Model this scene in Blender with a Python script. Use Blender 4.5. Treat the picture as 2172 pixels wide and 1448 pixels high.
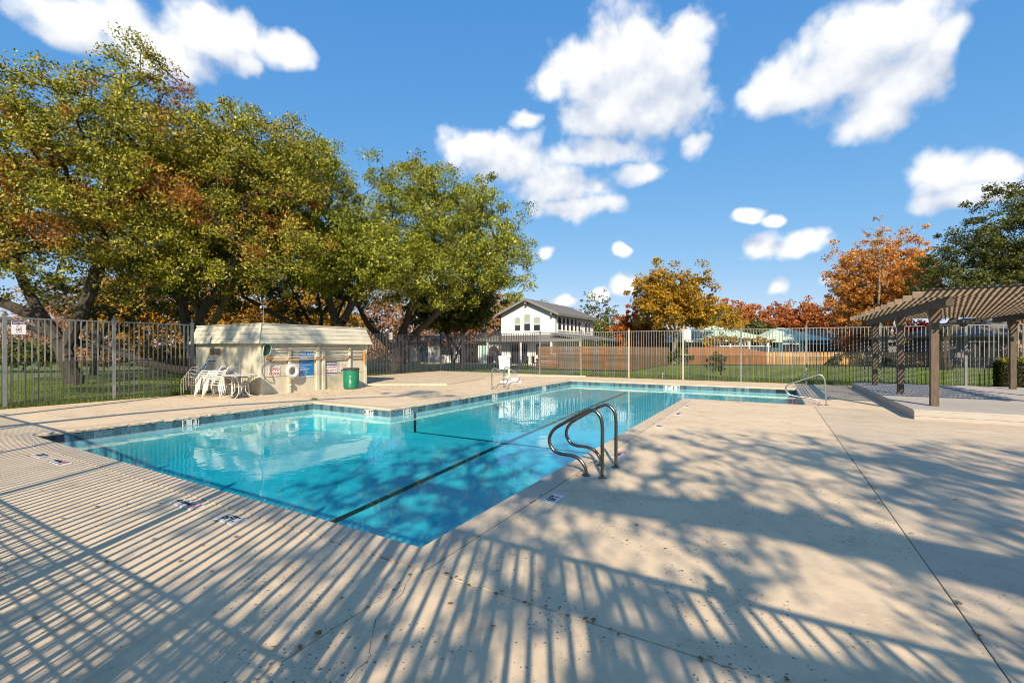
import bpy, math, random
import numpy as np
from mathutils import Vector, Matrix, Euler
R = math.radians
random.seed(7); rng = np.random.default_rng(11)
for o in list(bpy.data.objects): bpy.data.objects.remove(o)
sc = bpy.context.scene
COL = sc.collection

# ------------------------------------------------------------------ camera, sky, sun, exposure
cam = bpy.data.cameras.new('camera'); camo = bpy.data.objects.new('camera', cam); COL.objects.link(camo)
cam.sensor_width = 36.0; cam.lens = 15.87; cam.shift_y = 0.0064
cam.clip_start = 0.05; cam.clip_end = 3000
camo.location = (0, 0, 1.6); camo.rotation_euler = (R(90), 0, 0)
sc.camera = camo
SUN_EL = 31.5; SUN_DX = 0.06          # shadows run along (SUN_DX, 1) on the ground
sundir = Vector((SUN_DX, 1.0, -math.tan(R(SUN_EL)) * math.hypot(SUN_DX, 1))).normalized()
sl = bpy.data.lights.new('sun', 'SUN'); sl.energy = 5.0; sl.angle = R(0.5); sl.color = (1.0, 0.86, 0.67)
so = bpy.data.objects.new('sun', sl); COL.objects.link(so)
so.rotation_euler = sundir.to_track_quat('-Z', 'Y').to_euler(); so.location = (0, -30, 25)
sc.view_settings.view_transform = 'Standard'; sc.view_settings.look = 'None'
sc.view_settings.gamma = 1.0; sc.view_settings.use_curve_mapping = False
sc.view_settings.exposure = 0.58
sc.cycles.max_bounces = 8; sc.cycles.transparent_max_bounces = 12; sc.cycles.caustics_reflective = False
sc.cycles.caustics_refractive = False; sc.cycles.filter_width = 0.95

class NT:
    """tiny node-tree helper"""
    def __init__(s, tree): s.t = tree
    def n(s, typ, **kw):
        nd = s.t.nodes.new(typ)
        ins = kw.pop('ins', {})
        for k, v in kw.items(): setattr(nd, k, v)
        for k, v in ins.items():
            if hasattr(v, 'is_linked') or isinstance(v, bpy.types.NodeSocket): s.t.links.new(v, nd.inputs[k])
            else: nd.inputs[k].default_value = v
        return nd
    def math(s, op, a, b=None, c=None, clamp=False):
        i = {0: a}
        if b is not None: i[1] = b
        if c is not None: i[2] = c
        nd = s.n('ShaderNodeMath', operation=op, ins=i); nd.use_clamp = clamp
        return nd.outputs[0]
    def vmath(s, op, a, b=None, out=0):
        i = {0: a}
        if b is not None: i[1] = b
        return s.n('ShaderNodeVectorMath', operation=op, ins=i).outputs[out]
    def mix(s, f, a, b):
        nd = s.n('ShaderNodeMix', data_type='RGBA')
        for k, v in ((0, f), (6, a), (7, b)):
            if isinstance(v, bpy.types.NodeSocket): s.t.links.new(v, nd.inputs[k])
            else: nd.inputs[k].default_value = v if k == 0 else (tuple(v) + (1,))[:4]
        return nd.outputs[2]
    def link(s, a, b): s.t.links.new(a, b)
    def noise(s, vec, scale, detail=3, rough=.55, out=0):
        nd = s.n('ShaderNodeTexNoise', ins={'Scale': scale, 'Detail': detail, 'Roughness': rough})
        if vec is not None: s.link(vec, nd.inputs['Vector'])
        return nd.outputs[out]
    def ramp(s, f, stops, interp='LINEAR'):
        nd = s.n('ShaderNodeValToRGB'); nd.color_ramp.interpolation = interp
        el = nd.color_ramp.elements
        while len(el) < len(stops): el.new(.5)
        for e, (p, c) in zip(el, stops):
            e.position = p; e.color = (tuple(c) + (1,))[:4] if not isinstance(c, (int, float)) else (c, c, c, 1)
        s.link(f, nd.inputs[0]); return nd.outputs[0]

def adir(az, el):
    az, el = R(az), R(el)
    return (math.sin(az) * math.cos(el), math.cos(az) * math.cos(el), math.sin(el))

# cumulus lobes: azimuth, elevation, half-width, half-height (degrees)
CLOUDS = [
    (-44.6, 27.3, 4.4, 2.5), (-42.2, 28.4, 4.0, 2.4), (-39.4, 28.3, 5.8, 3.1), (-33.6, 30.2, 5.5, 2.8), (-26.9, 30.3, 3.5, 1.7), (-30.6, 28.5, 1.8, 1.5), (14.3, 32.0, 5.2, 5.0), (19.8, 30.9, 4.8, 4.9), (8.6, 30.8, 5.2, 4.1), (12.6, 27.8, 8.3, 4.5), (19.8, 26.5, 5.8, 3.8), (22.4, 22.9, 2.1, 1.4), (4.4, 30.2, 2.5, 2.2), (38.2, 29.1, 4.3, 3.5), (35.1, 26.3, 6.4, 3.3), (30.1, 26.4, 4.2, 3.0), (40.4, 24.7, 4.6, 3.1), (38.6, 21.7, 3.3, 2.3), (43.4, 26.2, 1.8, 1.7), (-5.1, 23.7, 4.1, 2.3), (-0.4, 22.3, 6.5, 3.3), (5.6, 19.6, 7.8, 3.4), (10.3, 22.7, 6.4, 2.1), (15.4, 20.1, 3.4, 1.5), (7.4, 17.2, 7.3, 1.7), (43.7, 15.9, 2.8, 2.0), (46.9, 15.5, 2.8, 2.1), (45.5, 13.5, 4.0, 1.3), (28.7, 11.0, 2.6, 1.8), (31.8, 10.7, 3.0, 1.7), (13.7, 7.7, 1.8, 1.7), (30.3, 6.8, 1.6, 1.3), (6.8, 6.1, 1.8, 1.0), (34.7, 6.8, 1.0, 0.9), (13.7, 12.1, 1.2, 0.9), (4.7, 11.6, 1.4, 1.1), (27.6, 14.6, 2.2, 1.0), (30.2, 13.8, 1.5, 0.8), (2.2, 27.0, 2.2, 1.1), (11, 6.4, 1.6, 1.1),
    (15.5, 29.5, 7.0, 5.6), (17.5, 26.5, 6.0, 3.6), (36.0, 27.0, 5.6, 4.2), (39.0, 23.6, 4.2, 3.4), (33.0, 26.0, 4.4, 2.6), (40.5, 28.2, 3.6, 3.0),
    # the rest of the sky, out of view
    (62, 30, 10, 5), (70, 26, 8, 4), (91, 19, 11, 5), (117, 44, 12, 5), (144, 25, 11, 5), (178, 47, 10, 4), (194, 19, 11, 5), (219, 16, 10, 5), (250, 32, 11, 5), (277, 14, 10, 5), (300, 38, 10, 5)]
def build_world():
    w = bpy.data.worlds.new('World'); sc.world = w; w.use_nodes = True
    t = w.node_tree; t.nodes.clear(); N = NT(t)
    g = bpy.data.node_groups.new('cloud_field', 'ShaderNodeTree')
    g.interface.new_socket('Vector', in_out='INPUT', socket_type='NodeSocketVector')
    g.interface.new_socket('Value', in_out='OUTPUT', socket_type='NodeSocketFloat')
    M = NT(g); gi = M.n('NodeGroupInput'); go = M.n('NodeGroupOutput')
    v = gi.outputs[0]
    warp = M.vmath('SUBTRACT', M.noise(v, 9, 3, .6, out=1), (.5, .5, .5))
    wv = M.vmath('ADD', v, M.vmath('MULTIPLY', warp, (.055, .055, .045)))
    acc = None
    for az, el, ra, re in CLOUDS:
        d = M.vmath('SUBTRACT', wv, adir(az, el))
        d = M.vmath('MULTIPLY', d, (1 / R(ra), 1 / R(ra), 1 / R(re)))
        l = M.math('SUBTRACT', 1.0, M.vmath('LENGTH', d, out=1))
        if acc is None: acc = l
        else: acc = M.math('SMOOTH_MAX', acc, l, .12)
    det = M.math('SUBTRACT', M.noise(v, 17, 7, .6), .5)
    puff = M.n('ShaderNodeTexVoronoi', ins={'Vector': wv, 'Scale': 13., 'Detail': 2., 'Roughness': .5})
    bil = M.math('MULTIPLY', M.math('SUBTRACT', .93, puff.outputs['Distance']), .62)
    det2 = M.math('SUBTRACT', M.noise(v, 10, 2, .5), .5)
    f = M.math('ADD', M.math('ADD', acc, bil), M.math('MULTIPLY', det, .80))
    f = M.math('ADD', f, M.math('MULTIPLY', det2, .55))
    M.link(f, go.inputs[0])
    geo = N.n('ShaderNodeTexCoord').outputs['Generated']
    sky = N.n('ShaderNodeTexSky', sky_type='NISHITA'); sky.sun_disc = False
    sky.sun_elevation = R(SUN_EL); sky.sun_rotation = R(180) + math.atan(SUN_DX)
    sky.air_density = 1.0; sky.dust_density = 0.0; sky.ozone_density = 3.0; sky.altitude = 150
    sep = N.n('ShaderNodeSeparateColor', ins={'Color': sky.outputs[0]}); hsv = N.n('ShaderNodeCombineColor')
    for k, (a, pw) in enumerate(((.62, .92), (1.44, .51), (3.1, .25))):      # clear late-autumn grading: deeper zenith, less white haze low down
        N.link(N.math('MULTIPLY', a, N.math('POWER', sep.outputs[k], pw)), hsv.inputs[k])
    def field(vec):
        gn = N.n('ShaderNodeGroup'); gn.node_tree = g; N.link(vec, gn.inputs[0]); return gn.outputs[0]
    f0 = field(geo); f1 = field(N.vmath('ADD', geo, (-.014, -.01, .045)))
    mr = N.n('ShaderNodeMapRange', interpolation_type='SMOOTHSTEP', ins={0: f0, 1: -.04, 2: .56, 3: 0., 4: 1.})
    dens = mr.outputs[0]
    soft = N.math('MULTIPLY', N.math('SUBTRACT', N.noise(geo, 12, 5, .6), .5), 1.1)
    lit = N.math('ADD', N.math('ADD', .50, soft), N.math('MULTIPLY', N.math('SUBTRACT', f0, f1), .75), clamp=True)
    thin = N.math('MULTIPLY', N.math('SUBTRACT', 1., dens), .25)
    lit = N.math('ADD', lit, thin, clamp=True)
    cc = N.ramp(lit, [(0.0, (3.1, 3.55, 4.35)), (.38, (4.2, 4.5, 5.05)), (.70, (5.35, 5.5, 5.7)), (1., (6.15, 6.15, 6.15))])
    col = N.mix(N.math('MULTIPLY', dens, .97), hsv.outputs[0], cc)
    w.cycles.sampling_method = 'MANUAL'; w.cycles.sample_map_resolution = 512
    bg = N.n('ShaderNodeBackground', ins={'Color': col, 'Strength': .118})
    N.link(bg.outputs[0], N.n('ShaderNodeOutputWorld').inputs[0])

build_world()

# ------------------------------------------------------------------ helpers
C0 = (-.727, 3.605); CA, SA = math.cos(R(30)), .5
def W(s, t, z=0.): return Vector((C0[0] + s * CA + t * SA, C0[1] - s * SA + t * CA, z))   # pool frame -> world
ROT = R(-30)

class MB:
    def __init__(s): s.v = []; s.f = []
    def add(s, vs, fs):
        b = len(s.v); s.v += [tuple(p) for p in vs]; s.f += [tuple(i + b for i in f) for f in fs]; return s
    def box(s, x0, x1, y0, y1, z0, z1, M=None):
        vs = [Vector((x, y, z)) for z in (z0, z1) for x, y in ((x0, y0), (x1, y0), (x1, y1), (x0, y1))]
        if M is not None: vs = [M @ p for p in vs]
        return s.add(vs, [(3, 2, 1, 0), (4, 5, 6, 7), (0, 1, 5, 4), (1, 2, 6, 5), (2, 3, 7, 6), (3, 0, 4, 7)])
    def bev(s, x0, x1, y0, y1, z0, z1, b=.01):
        """box with chamfered upper and vertical edges"""
        def ring(i, z): return [(x0 + i, y0, z), (x1 - i, y0, z), (x1, y0 + i, z), (x1, y1 - i, z), (x1 - i, y1, z), (x0 + i, y1, z), (x0, y1 - i, z), (x0, y0 + i, z)]
        top = [(min(max(x, x0 + b), x1 - b), min(max(y, y0 + b), y1 - b), z1) for x, y, _ in ring(b * 1.6, z1)]
        vs = ring(b, z0) + ring(b, z1 - b) + top
        fs = [tuple(range(7, -1, -1)), tuple(range(16, 24))]
        for k in range(2):
            for i in range(8): fs.append((k * 8 + i, k * 8 + (i + 1) % 8, k * 8 + 8 + (i + 1) % 8, k * 8 + 8 + i))
        return s.add(vs, fs)
    def tube(s, pts, r, n=8, cap=True, closed=False):
        pts = [Vector(p) for p in pts]; m = len(pts)
        rs = r if isinstance(r, (list, tuple)) else [r] * m
        rings = []; up = None
        for i, p in enumerate(pts):
            if closed: d = pts[(i + 1) % m] - pts[i - 1]
            else: d = pts[min(i + 1, m - 1)] - pts[max(i - 1, 0)]
            d.normalize()
            if up is None:
                a = Vector((0, 0, 1)) if abs(d.z) < .9 else Vector((1, 0, 0)); up = (a - d * a.dot(d)).normalized()
            else: up = (up - d * up.dot(d)).normalized()
            b = d.cross(up)
            rings.append([p + (up * math.cos(2 * math.pi * k / n) + b * math.sin(2 * math.pi * k / n)) * rs[i] for k in range(n)])
        vs = [q for g in rings for q in g]; fs = []
        for i in range(m if closed else m - 1):
            j = (i + 1) % m
            for k in range(n): fs.append((i * n + k, i * n + (k + 1) % n, j * n + (k + 1) % n, j * n + k))
        if cap and not closed: fs += [tuple(range(n - 1, -1, -1)), tuple(range((m - 1) * n, m * n))]
        return s.add(vs, fs)
    def lathe(s, prof, n=16, c=(0, 0, 0)):
        vs = []; fs = []; m = len(prof)
        for r, z in prof:
            for k in range(n): vs.append((c[0] + r * math.cos(2 * math.pi * k / n), c[1] + r * math.sin(2 * math.pi * k / n), c[2] + z))
        for i in range(m - 1):
            for k in range(n): fs.append((i * n + k, i * n + (k + 1) % n, (i + 1) * n + (k + 1) % n, (i + 1) * n + k))
        fs += [tuple(range(n - 1, -1, -1)), tuple(range((m - 1) * n, m * n))]
        return s.add(vs, fs)
    def prism(s, poly, z0, z1):
        n = len(poly); vs = [(x, y, z0) for x, y in poly] + [(x, y, z1) for x, y in poly]
        return s.add(vs, [tuple(range(n - 1, -1, -1)), tuple(range(n, 2 * n))] + [(i, (i + 1) % n, n + (i + 1) % n, n + i) for i in range(n)])
    def mesh(s, name, m=None, smooth=False):
        me = bpy.data.meshes.new(name); me.from_pydata(s.v, [], s.f); me.update()
        if m: me.materials.append(m)
        if smooth: me.polygons.foreach_set('use_smooth', [True] * len(me.polygons))
        return me
    def obj(s, name, m, parent=None, loc=None, rot=None, smooth=False): return link(name, s.mesh(name, m, smooth), parent, loc, rot)

def link(name, data, parent=None, loc=None, rot=None):
    o = bpy.data.objects.new(name, data); COL.objects.link(o)
    if parent is not None: o.parent = parent
    if loc is not None: o.location = loc
    if rot is not None: o.rotation_euler = rot
    return o
def tag(o, label, cat, group=None):
    o['label'] = label; o['category'] = cat
    if group: o['group'] = group
    return o
def thing(name, label, cat, loc=(0, 0, 0), rz=0., group=None):
    return tag(link(name, None, None, loc, (0, 0, rz)), label, cat, group)
def struct(o): o['kind'] = 'structure'; return o
def stuff(o): o['kind'] = 'stuff'; return o
def copy_tree(o, parent=None):
    c = o.copy(); COL.objects.link(c); c.parent = parent
    for ch in list(o.children): copy_tree(ch, c)
    return c
def text_mesh(txt, size, m, align='CENTER', bold=.0, sx=1.0):
    cu = bpy.data.curves.new('txt', 'FONT'); cu.body = txt; cu.size = size; cu.align_x = align; cu.align_y = 'CENTER'
    cu.offset = bold; cu.resolution_u = 3
    ob = bpy.data.objects.new('txt', cu); COL.objects.link(ob)
    dg = bpy.context.evaluated_depsgraph_get(); me = bpy.data.meshes.new_from_object(ob.evaluated_get(dg))
    bpy.data.objects.remove(ob)
    if sx != 1.0:
        for v in me.vertices: v.co.x *= sx
    me.name = 'lettering'; me.materials.clear(); me.materials.append(m); return me

# ------------------------------------------------------------------ materials
def pm(name, c1, c2=None, scale=6., rough=.6, metal=0., bump=0., bscale=60., vary=0., stretch=None, spec=.5, c3=None, s3=1.5, edge=.5):
    m = bpy.data.materials.new(name); m.use_nodes = True; t = m.node_tree; N = NT(t)
    b = t.nodes['Principled BSDF']; b.inputs['Roughness'].default_value = rough; b.inputs['Metallic'].default_value = metal
    b.inputs['Specular IOR Level'].default_value = spec
    tc = N.n('ShaderNodeTexCoord'); vec = N.n('ShaderNodeNewGeometry').outputs['Position'] if stretch is None else tc.outputs['Object']
    oi = N.n('ShaderNodeObjectInfo')
    if stretch is not None:
        off = N.vmath('MULTIPLY', oi.outputs['Location'], (.37, .37, .37))
        vec = N.vmath('ADD', N.vmath('MULTIPLY', vec, stretch), off)
    col = None
    if c2 is not None:
        f = N.ramp(N.noise(vec, scale, 5, .6), [(.32, 0.), (.68, 1.)])
        col = N.mix(f, c1, c2)
    if c3 is not None:
        f = N.ramp(N.noise(vec, s3, 4, .65), [(.52, 0.), (.72, 1.)])
        col = N.mix(N.math('MULTIPLY', f, .75), col if col is not None else c1, c3)
    if vary:
        h = N.n('ShaderNodeHueSaturation', ins={'Value': N.math('ADD', 1 - vary, N.math('MULTIPLY', oi.outputs['Random'], 2 * vary))})
        if col is not None: N.link(col, h.inputs['Color'])
        else: h.inputs['Color'].default_value = (*c1, 1)
        col = h.outputs[0]
    if col is not None: N.link(col, b.inputs['Base Color'])
    else: b.inputs['Base Color'].default_value = (*c1, 1)
    if bump:
        bn = N.n('ShaderNodeBump', ins={'Strength': bump, 'Distance': .02, 'Height': N.noise(vec, bscale, 4, .6)})
        N.link(bn.outputs[0], b.inputs['Normal'])
    return m

def concrete(name, c1, c2, pits=1., dirt=(.30, .22, .14)):
    m = bpy.data.materials.new(name); m.use_nodes = True; t = m.node_tree; N = NT(t); b = t.nodes['Principled BSDF']
    P = N.n('ShaderNodeNewGeometry').outputs['Position']
    col = N.mix(N.ramp(N.noise(P, .55, 5, .6), [(.3, 0.), (.7, 1.)]), c1, c2)
    col = N.mix(N.math('MULTIPLY', N.ramp(N.noise(P, 2.6, 6, .7), [(.5, 0.), (.72, 1.)]), .42), col, dirt)
    col = N.mix(N.math('MULTIPLY', N.ramp(N.noise(N.vmath('MULTIPLY', P, (.5, .9, 1.)), 1.3, 7, .75), [(.55, 0.), (.63, 1.)]), .22), col, (c1[0] * .5, c1[1] * .52, c1[2] * .58))
    col = N.mix(N.math('MULTIPLY', N.ramp(N.noise(P, 90, 3, .7), [(.35, 0.), (.7, 1.)]), .16), col, (c1[0] * .62, c1[1] * .6, c1[2] * .6))
    warp = N.vmath('ADD', P, N.vmath('MULTIPLY', N.noise(P, 30, 2, out=1), (.03, .03, .03)))
    patch = N.ramp(N.noise(P, 1.1, 3, .6), [(.42, .15), (.66, 1.)])
    pit = None
    for sc_, th in ((25., .145), (47., .14)):
        v = N.n('ShaderNodeTexVoronoi', ins={'Vector': warp, 'Scale': sc_})
        keep = N.math('GREATER_THAN', N.math('MULTIPLY', v.outputs['Color'], patch), .31)
        p = N.math('MULTIPLY', N.n('ShaderNodeMapRange', interpolation_type='SMOOTHSTEP', ins={0: v.outputs['Distance'], 1: th, 2: th + .07, 3: 1., 4: 0.}).outputs[0], keep)
        pit = p if pit is None else N.math('MAXIMUM', pit, p)
    pit = N.math('MULTIPLY', pit, pits * .8)
    col = N.mix(pit, col, (.085, .085, .09))
    N.link(col, b.inputs['Base Color']); b.inputs['Roughness'].default_value = .82; b.inputs['Specular IOR Level'].default_value = .25
    hgt = N.math('SUBTRACT', N.math('MULTIPLY', N.noise(P, 55, 5, .65), .35), N.math('MULTIPLY', pit, .8))
    N.link(N.n('ShaderNodeBump', ins={'Strength': .45, 'Distance': .012, 'Height': hgt}).outputs[0], b.inputs['Normal'])
    return m

def leafmat(name, cols, patch=None, trans=.28, pscale=.32, thr=.535):
    m = bpy.data.materials.new(name); m.use_nodes = True; t = m.node_tree; t.nodes.clear(); N = NT(t)
    g = N.n('ShaderNodeNewGeometry')
    n = len(cols); col = N.ramp(g.outputs['Random Per Island'], [(i / max(1, n - 1), c) for i, c in enumerate(cols)])
    P = g.outputs['Position']
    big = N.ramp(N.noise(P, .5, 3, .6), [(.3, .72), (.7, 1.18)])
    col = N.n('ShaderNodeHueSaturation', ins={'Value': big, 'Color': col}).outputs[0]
    if patch:
        f = N.math('MULTIPLY', N.ramp(N.noise(P, pscale, 4, .65), [(thr, 0.), (thr + .09, 1.)]), .85)
        pc = N.ramp(g.outputs['Random Per Island'], [(0., patch[0]), (1., patch[1])])
        col = N.mix(f, col, pc)
    d = N.n('ShaderNodeBsdfPrincipled', ins={'Base Color': col, 'Roughness': .5, 'Specular IOR Level': .22})
    tr = N.n('ShaderNodeBsdfTranslucent', ins={'Color': col})
    mx = N.n('ShaderNodeMixShader', ins={0: trans, 1: d.outputs[0], 2: tr.outputs[0]})
    N.link(mx.outputs[0], N.n('ShaderNodeOutputMaterial').inputs[0]); return m

def watermat():
    m = bpy.data.materials.new('pool_water'); m.use_nodes = True; t = m.node_tree; t.nodes.clear(); N = NT(t)
    P = N.n('ShaderNodeNewGeometry').outputs['Position']
    h = N.math('ADD', N.noise(P, 1.6, 3, .5), N.math('MULTIPLY', N.noise(P, 7, 2, .5), .12))
    bmp = N.n('ShaderNodeBump', ins={'Strength': .10, 'Distance': .05, 'Height': h})
    g2 = N.n('ShaderNodeNewGeometry')      # Schlick reflectance, the same from above and below the surface
    cs = N.math('ABSOLUTE', N.vmath('DOT_PRODUCT', bmp.outputs[0], g2.outputs['Incoming'], out=1))
    fr = N.math('ADD', .02, N.math('MULTIPLY', .98, N.math('POWER', N.math('SUBTRACT', 1., cs, clamp=True), 5.)))
    tr = N.n('ShaderNodeBsdfTransparent', ins={'Color': (1, 1, 1, 1)})
    gl = N.n('ShaderNodeBsdfGlossy', ins={'Color': (1, 1, 1, 1), 'Roughness': .0, 'Normal': bmp.outputs[0]})
    mx = N.n('ShaderNodeMixShader', ins={0: fr, 1: tr.outputs[0], 2: gl.outputs[0]})
    va = N.n('ShaderNodeVolumeAbsorption', ins={'Color': (.03, .855, .92, 1), 'Density': .92})
    o = N.n('ShaderNodeOutputMaterial'); N.link(mx.outputs[0], o.inputs[0]); N.link(va.outputs[0], o.inputs[1]); return m

M = {}
M['deck'] = concrete('beige_concrete', (.71, .555, .365), (.63, .49, .325))
M['deck2'] = concrete('older_concrete', (.62, .495, .345), (.52, .42, .30), pits=.55)
M['coping'] = concrete('coping_concrete', (.62, .495, .345), (.50, .405, .29), pits=.4, dirt=(.34, .26, .18))
M['slab'] = concrete('grey_concrete', (.66, .53, .37), (.55, .445, .32), pits=.3)
M['dark'] = pm('joint_soil', (.055, .045, .035), (.10, .08, .055), 20, .95)
M['plaster'] = pm('pool_plaster', (.62, .72, .70), (.50, .63, .63), 3, .7, c3=(.40, .56, .58), s3=.8)
M['tile'] = pm('pool_tile', (.025, .085, .125), (.085, .165, .20), 22, .3, vary=.45, c3=(.15, .17, .155), s3=9)
M['tiledark'] = pm('dark_tile', (.012, .018, .03), rough=.3)
M['white'] = pm('white_paint', (.78, .77, .74), (.70, .69, .65), 5, .45)
M['plastic'] = pm('white_plastic', (.66, .65, .61), (.56, .54, .50), 8, .4)
M['tilewhite'] = pm('white_tile', (.62, .62, .60), (.48, .48, .46), 30, .4)
M['black'] = pm('black_print', (.012, .013, .02), rough=.5)
M['red'] = pm('red_print', (.62, .06, .035), rough=.5)
M['navy'] = pm('navy_print', (.03, .05, .16), rough=.5)
M['blue'] = pm('blue_sign', (.015, .17, .42), (.02, .20, .46), 4, .4)
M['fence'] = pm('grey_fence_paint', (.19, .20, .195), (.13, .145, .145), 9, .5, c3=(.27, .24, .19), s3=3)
M['fence_shade'] = pm('shaded_fence_paint', (.055, .06, .07), (.035, .04, .05), 9, .45)  # same grey fence paint, with the oak shade put into its colour
M['tanpost'] = pm('tan_post_paint', (.48, .40, .24), (.36, .32, .22), 9, .55)
M['net'] = pm('dark_netting', (.035, .045, .03), rough=.6)
M['siding'] = pm('cream_siding', (.62, .575, .43), (.54, .50, .375), 3, .6, bump=.12, bscale=90, vary=.04, c3=(.45, .40, .29), s3=1.2)
M['trim'] = pm('cream_trim', (.64, .60, .45), (.56, .52, .39), 4, .55, bump=.08)
M['steel'] = pm('brushed_steel', (.62, .58, .52), rough=.26, metal=1.)
M['bronze'] = pm('bronze_rail', (.30, .25, .19), (.24, .19, .14), 12, .24, 1.)
M['alu'] = pm('aluminium', (.66, .64, .60), (.55, .53, .50), 8, .35, .6)
M['green'] = pm('green_can', (.01, .22, .11), (.008, .17, .085), 6, .4, vary=.05)
M['rubber'] = pm('dark_rubber', (.03, .03, .032), (.055, .055, .055), 8, .6)
M['orange'] = pm('orange_brush', (.62, .20, .03), rough=.5)
M['mint'] = pm('mint_net', (.30, .62, .50), rough=.4)
M['bluestrap'] = pm('blue_strap', (.02, .09, .38), rough=.5)
M['strap'] = pm('grey_strap', (.52, .49, .43), (.42, .40, .35), 10, .6)
M['wood'] = pm('weathered_timber', (.135, .094, .06), (.062, .047, .034), 3.0, .75, bump=.35, bscale=10, vary=.14, stretch=(9, 9, 1.2))
M['woodh'] = pm('weathered_beam', (.24, .17, .105), (.12, .09, .062), 3.0, .75, bump=.35, bscale=10, vary=.14, stretch=(1.2, 9, 9))
M['slat'] = pm('weathered_slat', (.10, .072, .05), (.05, .038, .03), 3.0, .75, vary=.2, stretch=(9, 1.2, 9))
M['plank'] = pm('grey_deck_plank', (.43, .39, .34), (.35, .315, .275), 3.0, .7, bump=.2, bscale=10, vary=.06, stretch=(.8, 9, 9))
M['brownfence'] = pm('brown_boards', (.26, .135, .06), (.17, .085, .04), 3, .7, vary=.25, stretch=(1., 6, 6))
M['orangefence'] = pm('stained_cedar', (.27, .105, .02), (.21, .075, .016), 3, .65, vary=.12, stretch=(6, 6, 1))
M['cedar'] = pm('pale_cedar', (.52, .32, .14), (.40, .22, .09), 3, .7, vary=.25, stretch=(6, 6, 1))
M['brickwhite'] = pm('white_brick', (.82, .81, .78), (.76, .75, .72), 2, .7, bump=.2, bscale=14)
M['roof'] = pm('grey_shingle', (.17, .155, .14), (.12, .11, .10), 6, .9, bump=.4, bscale=30)
M['fascia'] = pm('grey_fascia', (.20, .19, .18), rough=.6)
M['glass'] = pm('window_glass', (.03, .035, .045), rough=.08, spec=.9)
M['blind'] = pm('pale_blind', (.34, .40, .31), (.27, .33, .26), 14, .7)
M['frame'] = pm('window_frame', (.72, .71, .67), rough=.5)
M['mintroof'] = pm('mint_metal_roof', (.46, .58, .44), (.40, .52, .40), 1.2, .85)
M['teal'] = pm('teal_wall', (.03, .09, .11), (.025, .07, .09), 3, .7)
M['brick'] = pm('tan_chimney', (.48, .30, .17), (.38, .24, .14), 10, .85, bump=.2, bscale=30)
M['stonewall'] = pm('grey_brick_house', (.17, .16, .17), (.12, .11, .12), 6, .85)
M['bark'] = pm('oak_bark', (.085, .068, .052), (.035, .03, .026), 5, .95, bump=.8, bscale=14, stretch=(3, 3, .8))
M['barkl'] = pm('pale_bark', (.26, .20, .14), (.16, .125, .09), 6, .9, bump=.5, bscale=16)
M['water'] = watermat()
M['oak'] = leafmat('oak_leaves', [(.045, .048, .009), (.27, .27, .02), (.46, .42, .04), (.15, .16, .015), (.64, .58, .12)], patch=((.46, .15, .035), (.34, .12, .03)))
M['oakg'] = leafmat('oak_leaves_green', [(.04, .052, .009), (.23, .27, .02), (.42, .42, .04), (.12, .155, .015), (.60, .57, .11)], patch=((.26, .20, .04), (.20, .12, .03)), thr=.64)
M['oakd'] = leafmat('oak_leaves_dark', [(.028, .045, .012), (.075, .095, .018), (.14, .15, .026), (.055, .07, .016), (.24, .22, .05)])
M['yellow'] = leafmat('yellow_leaves', [(.40, .22, .012), (.55, .33, .02), (.28, .19, .02), (.48, .24, .02), (.22, .15, .03)], patch=((.26, .12, .03), (.17, .08, .03)), thr=.6, pscale=.6)
M['gold'] = leafmat('golden_leaves', [(.20, .12, .015), (.68, .38, .02), (.46, .23, .02), (.12, .09, .015)])
M['orangel'] = leafmat('orange_leaves', [(.50, .13, .012), (.58, .20, .02), (.40, .09, .015), (.30, .10, .02)])
M['cypress'] = leafmat('cypress_leaves', [(.70, .30, .045), (.76, .38, .07), (.58, .23, .04), (.42, .18, .05)])
M['rust'] = leafmat('rust_leaves', [(.48, .15, .035), (.40, .11, .03), (.56, .22, .045), (.28, .10, .04)], patch=((.50, .26, .04), (.28, .16, .04)), thr=.58, pscale=.5)
M['redl'] = leafmat('red_leaves', [(.55, .02, .012), (.48, .03, .015), (.36, .02, .015)])
M['brownl'] = leafmat('brown_leaves', [(.38, .20, .09), (.46, .27, .13), (.30, .16, .08), (.42, .19, .08)])
M['olive'] = leafmat('olive_leaves', [(.10, .11, .03), (.16, .16, .04), (.07, .08, .025)])
M['bush'] = leafmat('bush_leaves', [(.06, .09, .015), (.12, .15, .022), (.20, .20, .03), (.035, .055, .012)])
M['hedge'] = leafmat('hedge_leaves', [(.03, .045, .012), (.05, .065, .016), (.08, .085, .02)])
M['litter'] = leafmat('fallen_leaves', [(.22, .12, .05), (.30, .17, .07), (.15, .09, .045), (.36, .24, .10)], trans=.05)
M['blade'] = leafmat('grass_blades', [(.12, .21, .03), (.19, .28, .045), (.26, .33, .06), (.14, .21, .035), (.34, .33, .10)], trans=.35)
M['lawn'] = pm('lawn_soil', (.12, .175, .034), (.165, .21, .045), 1.2, .95, c3=(.17, .15, .06), s3=.5, bump=.5, bscale=60)

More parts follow.
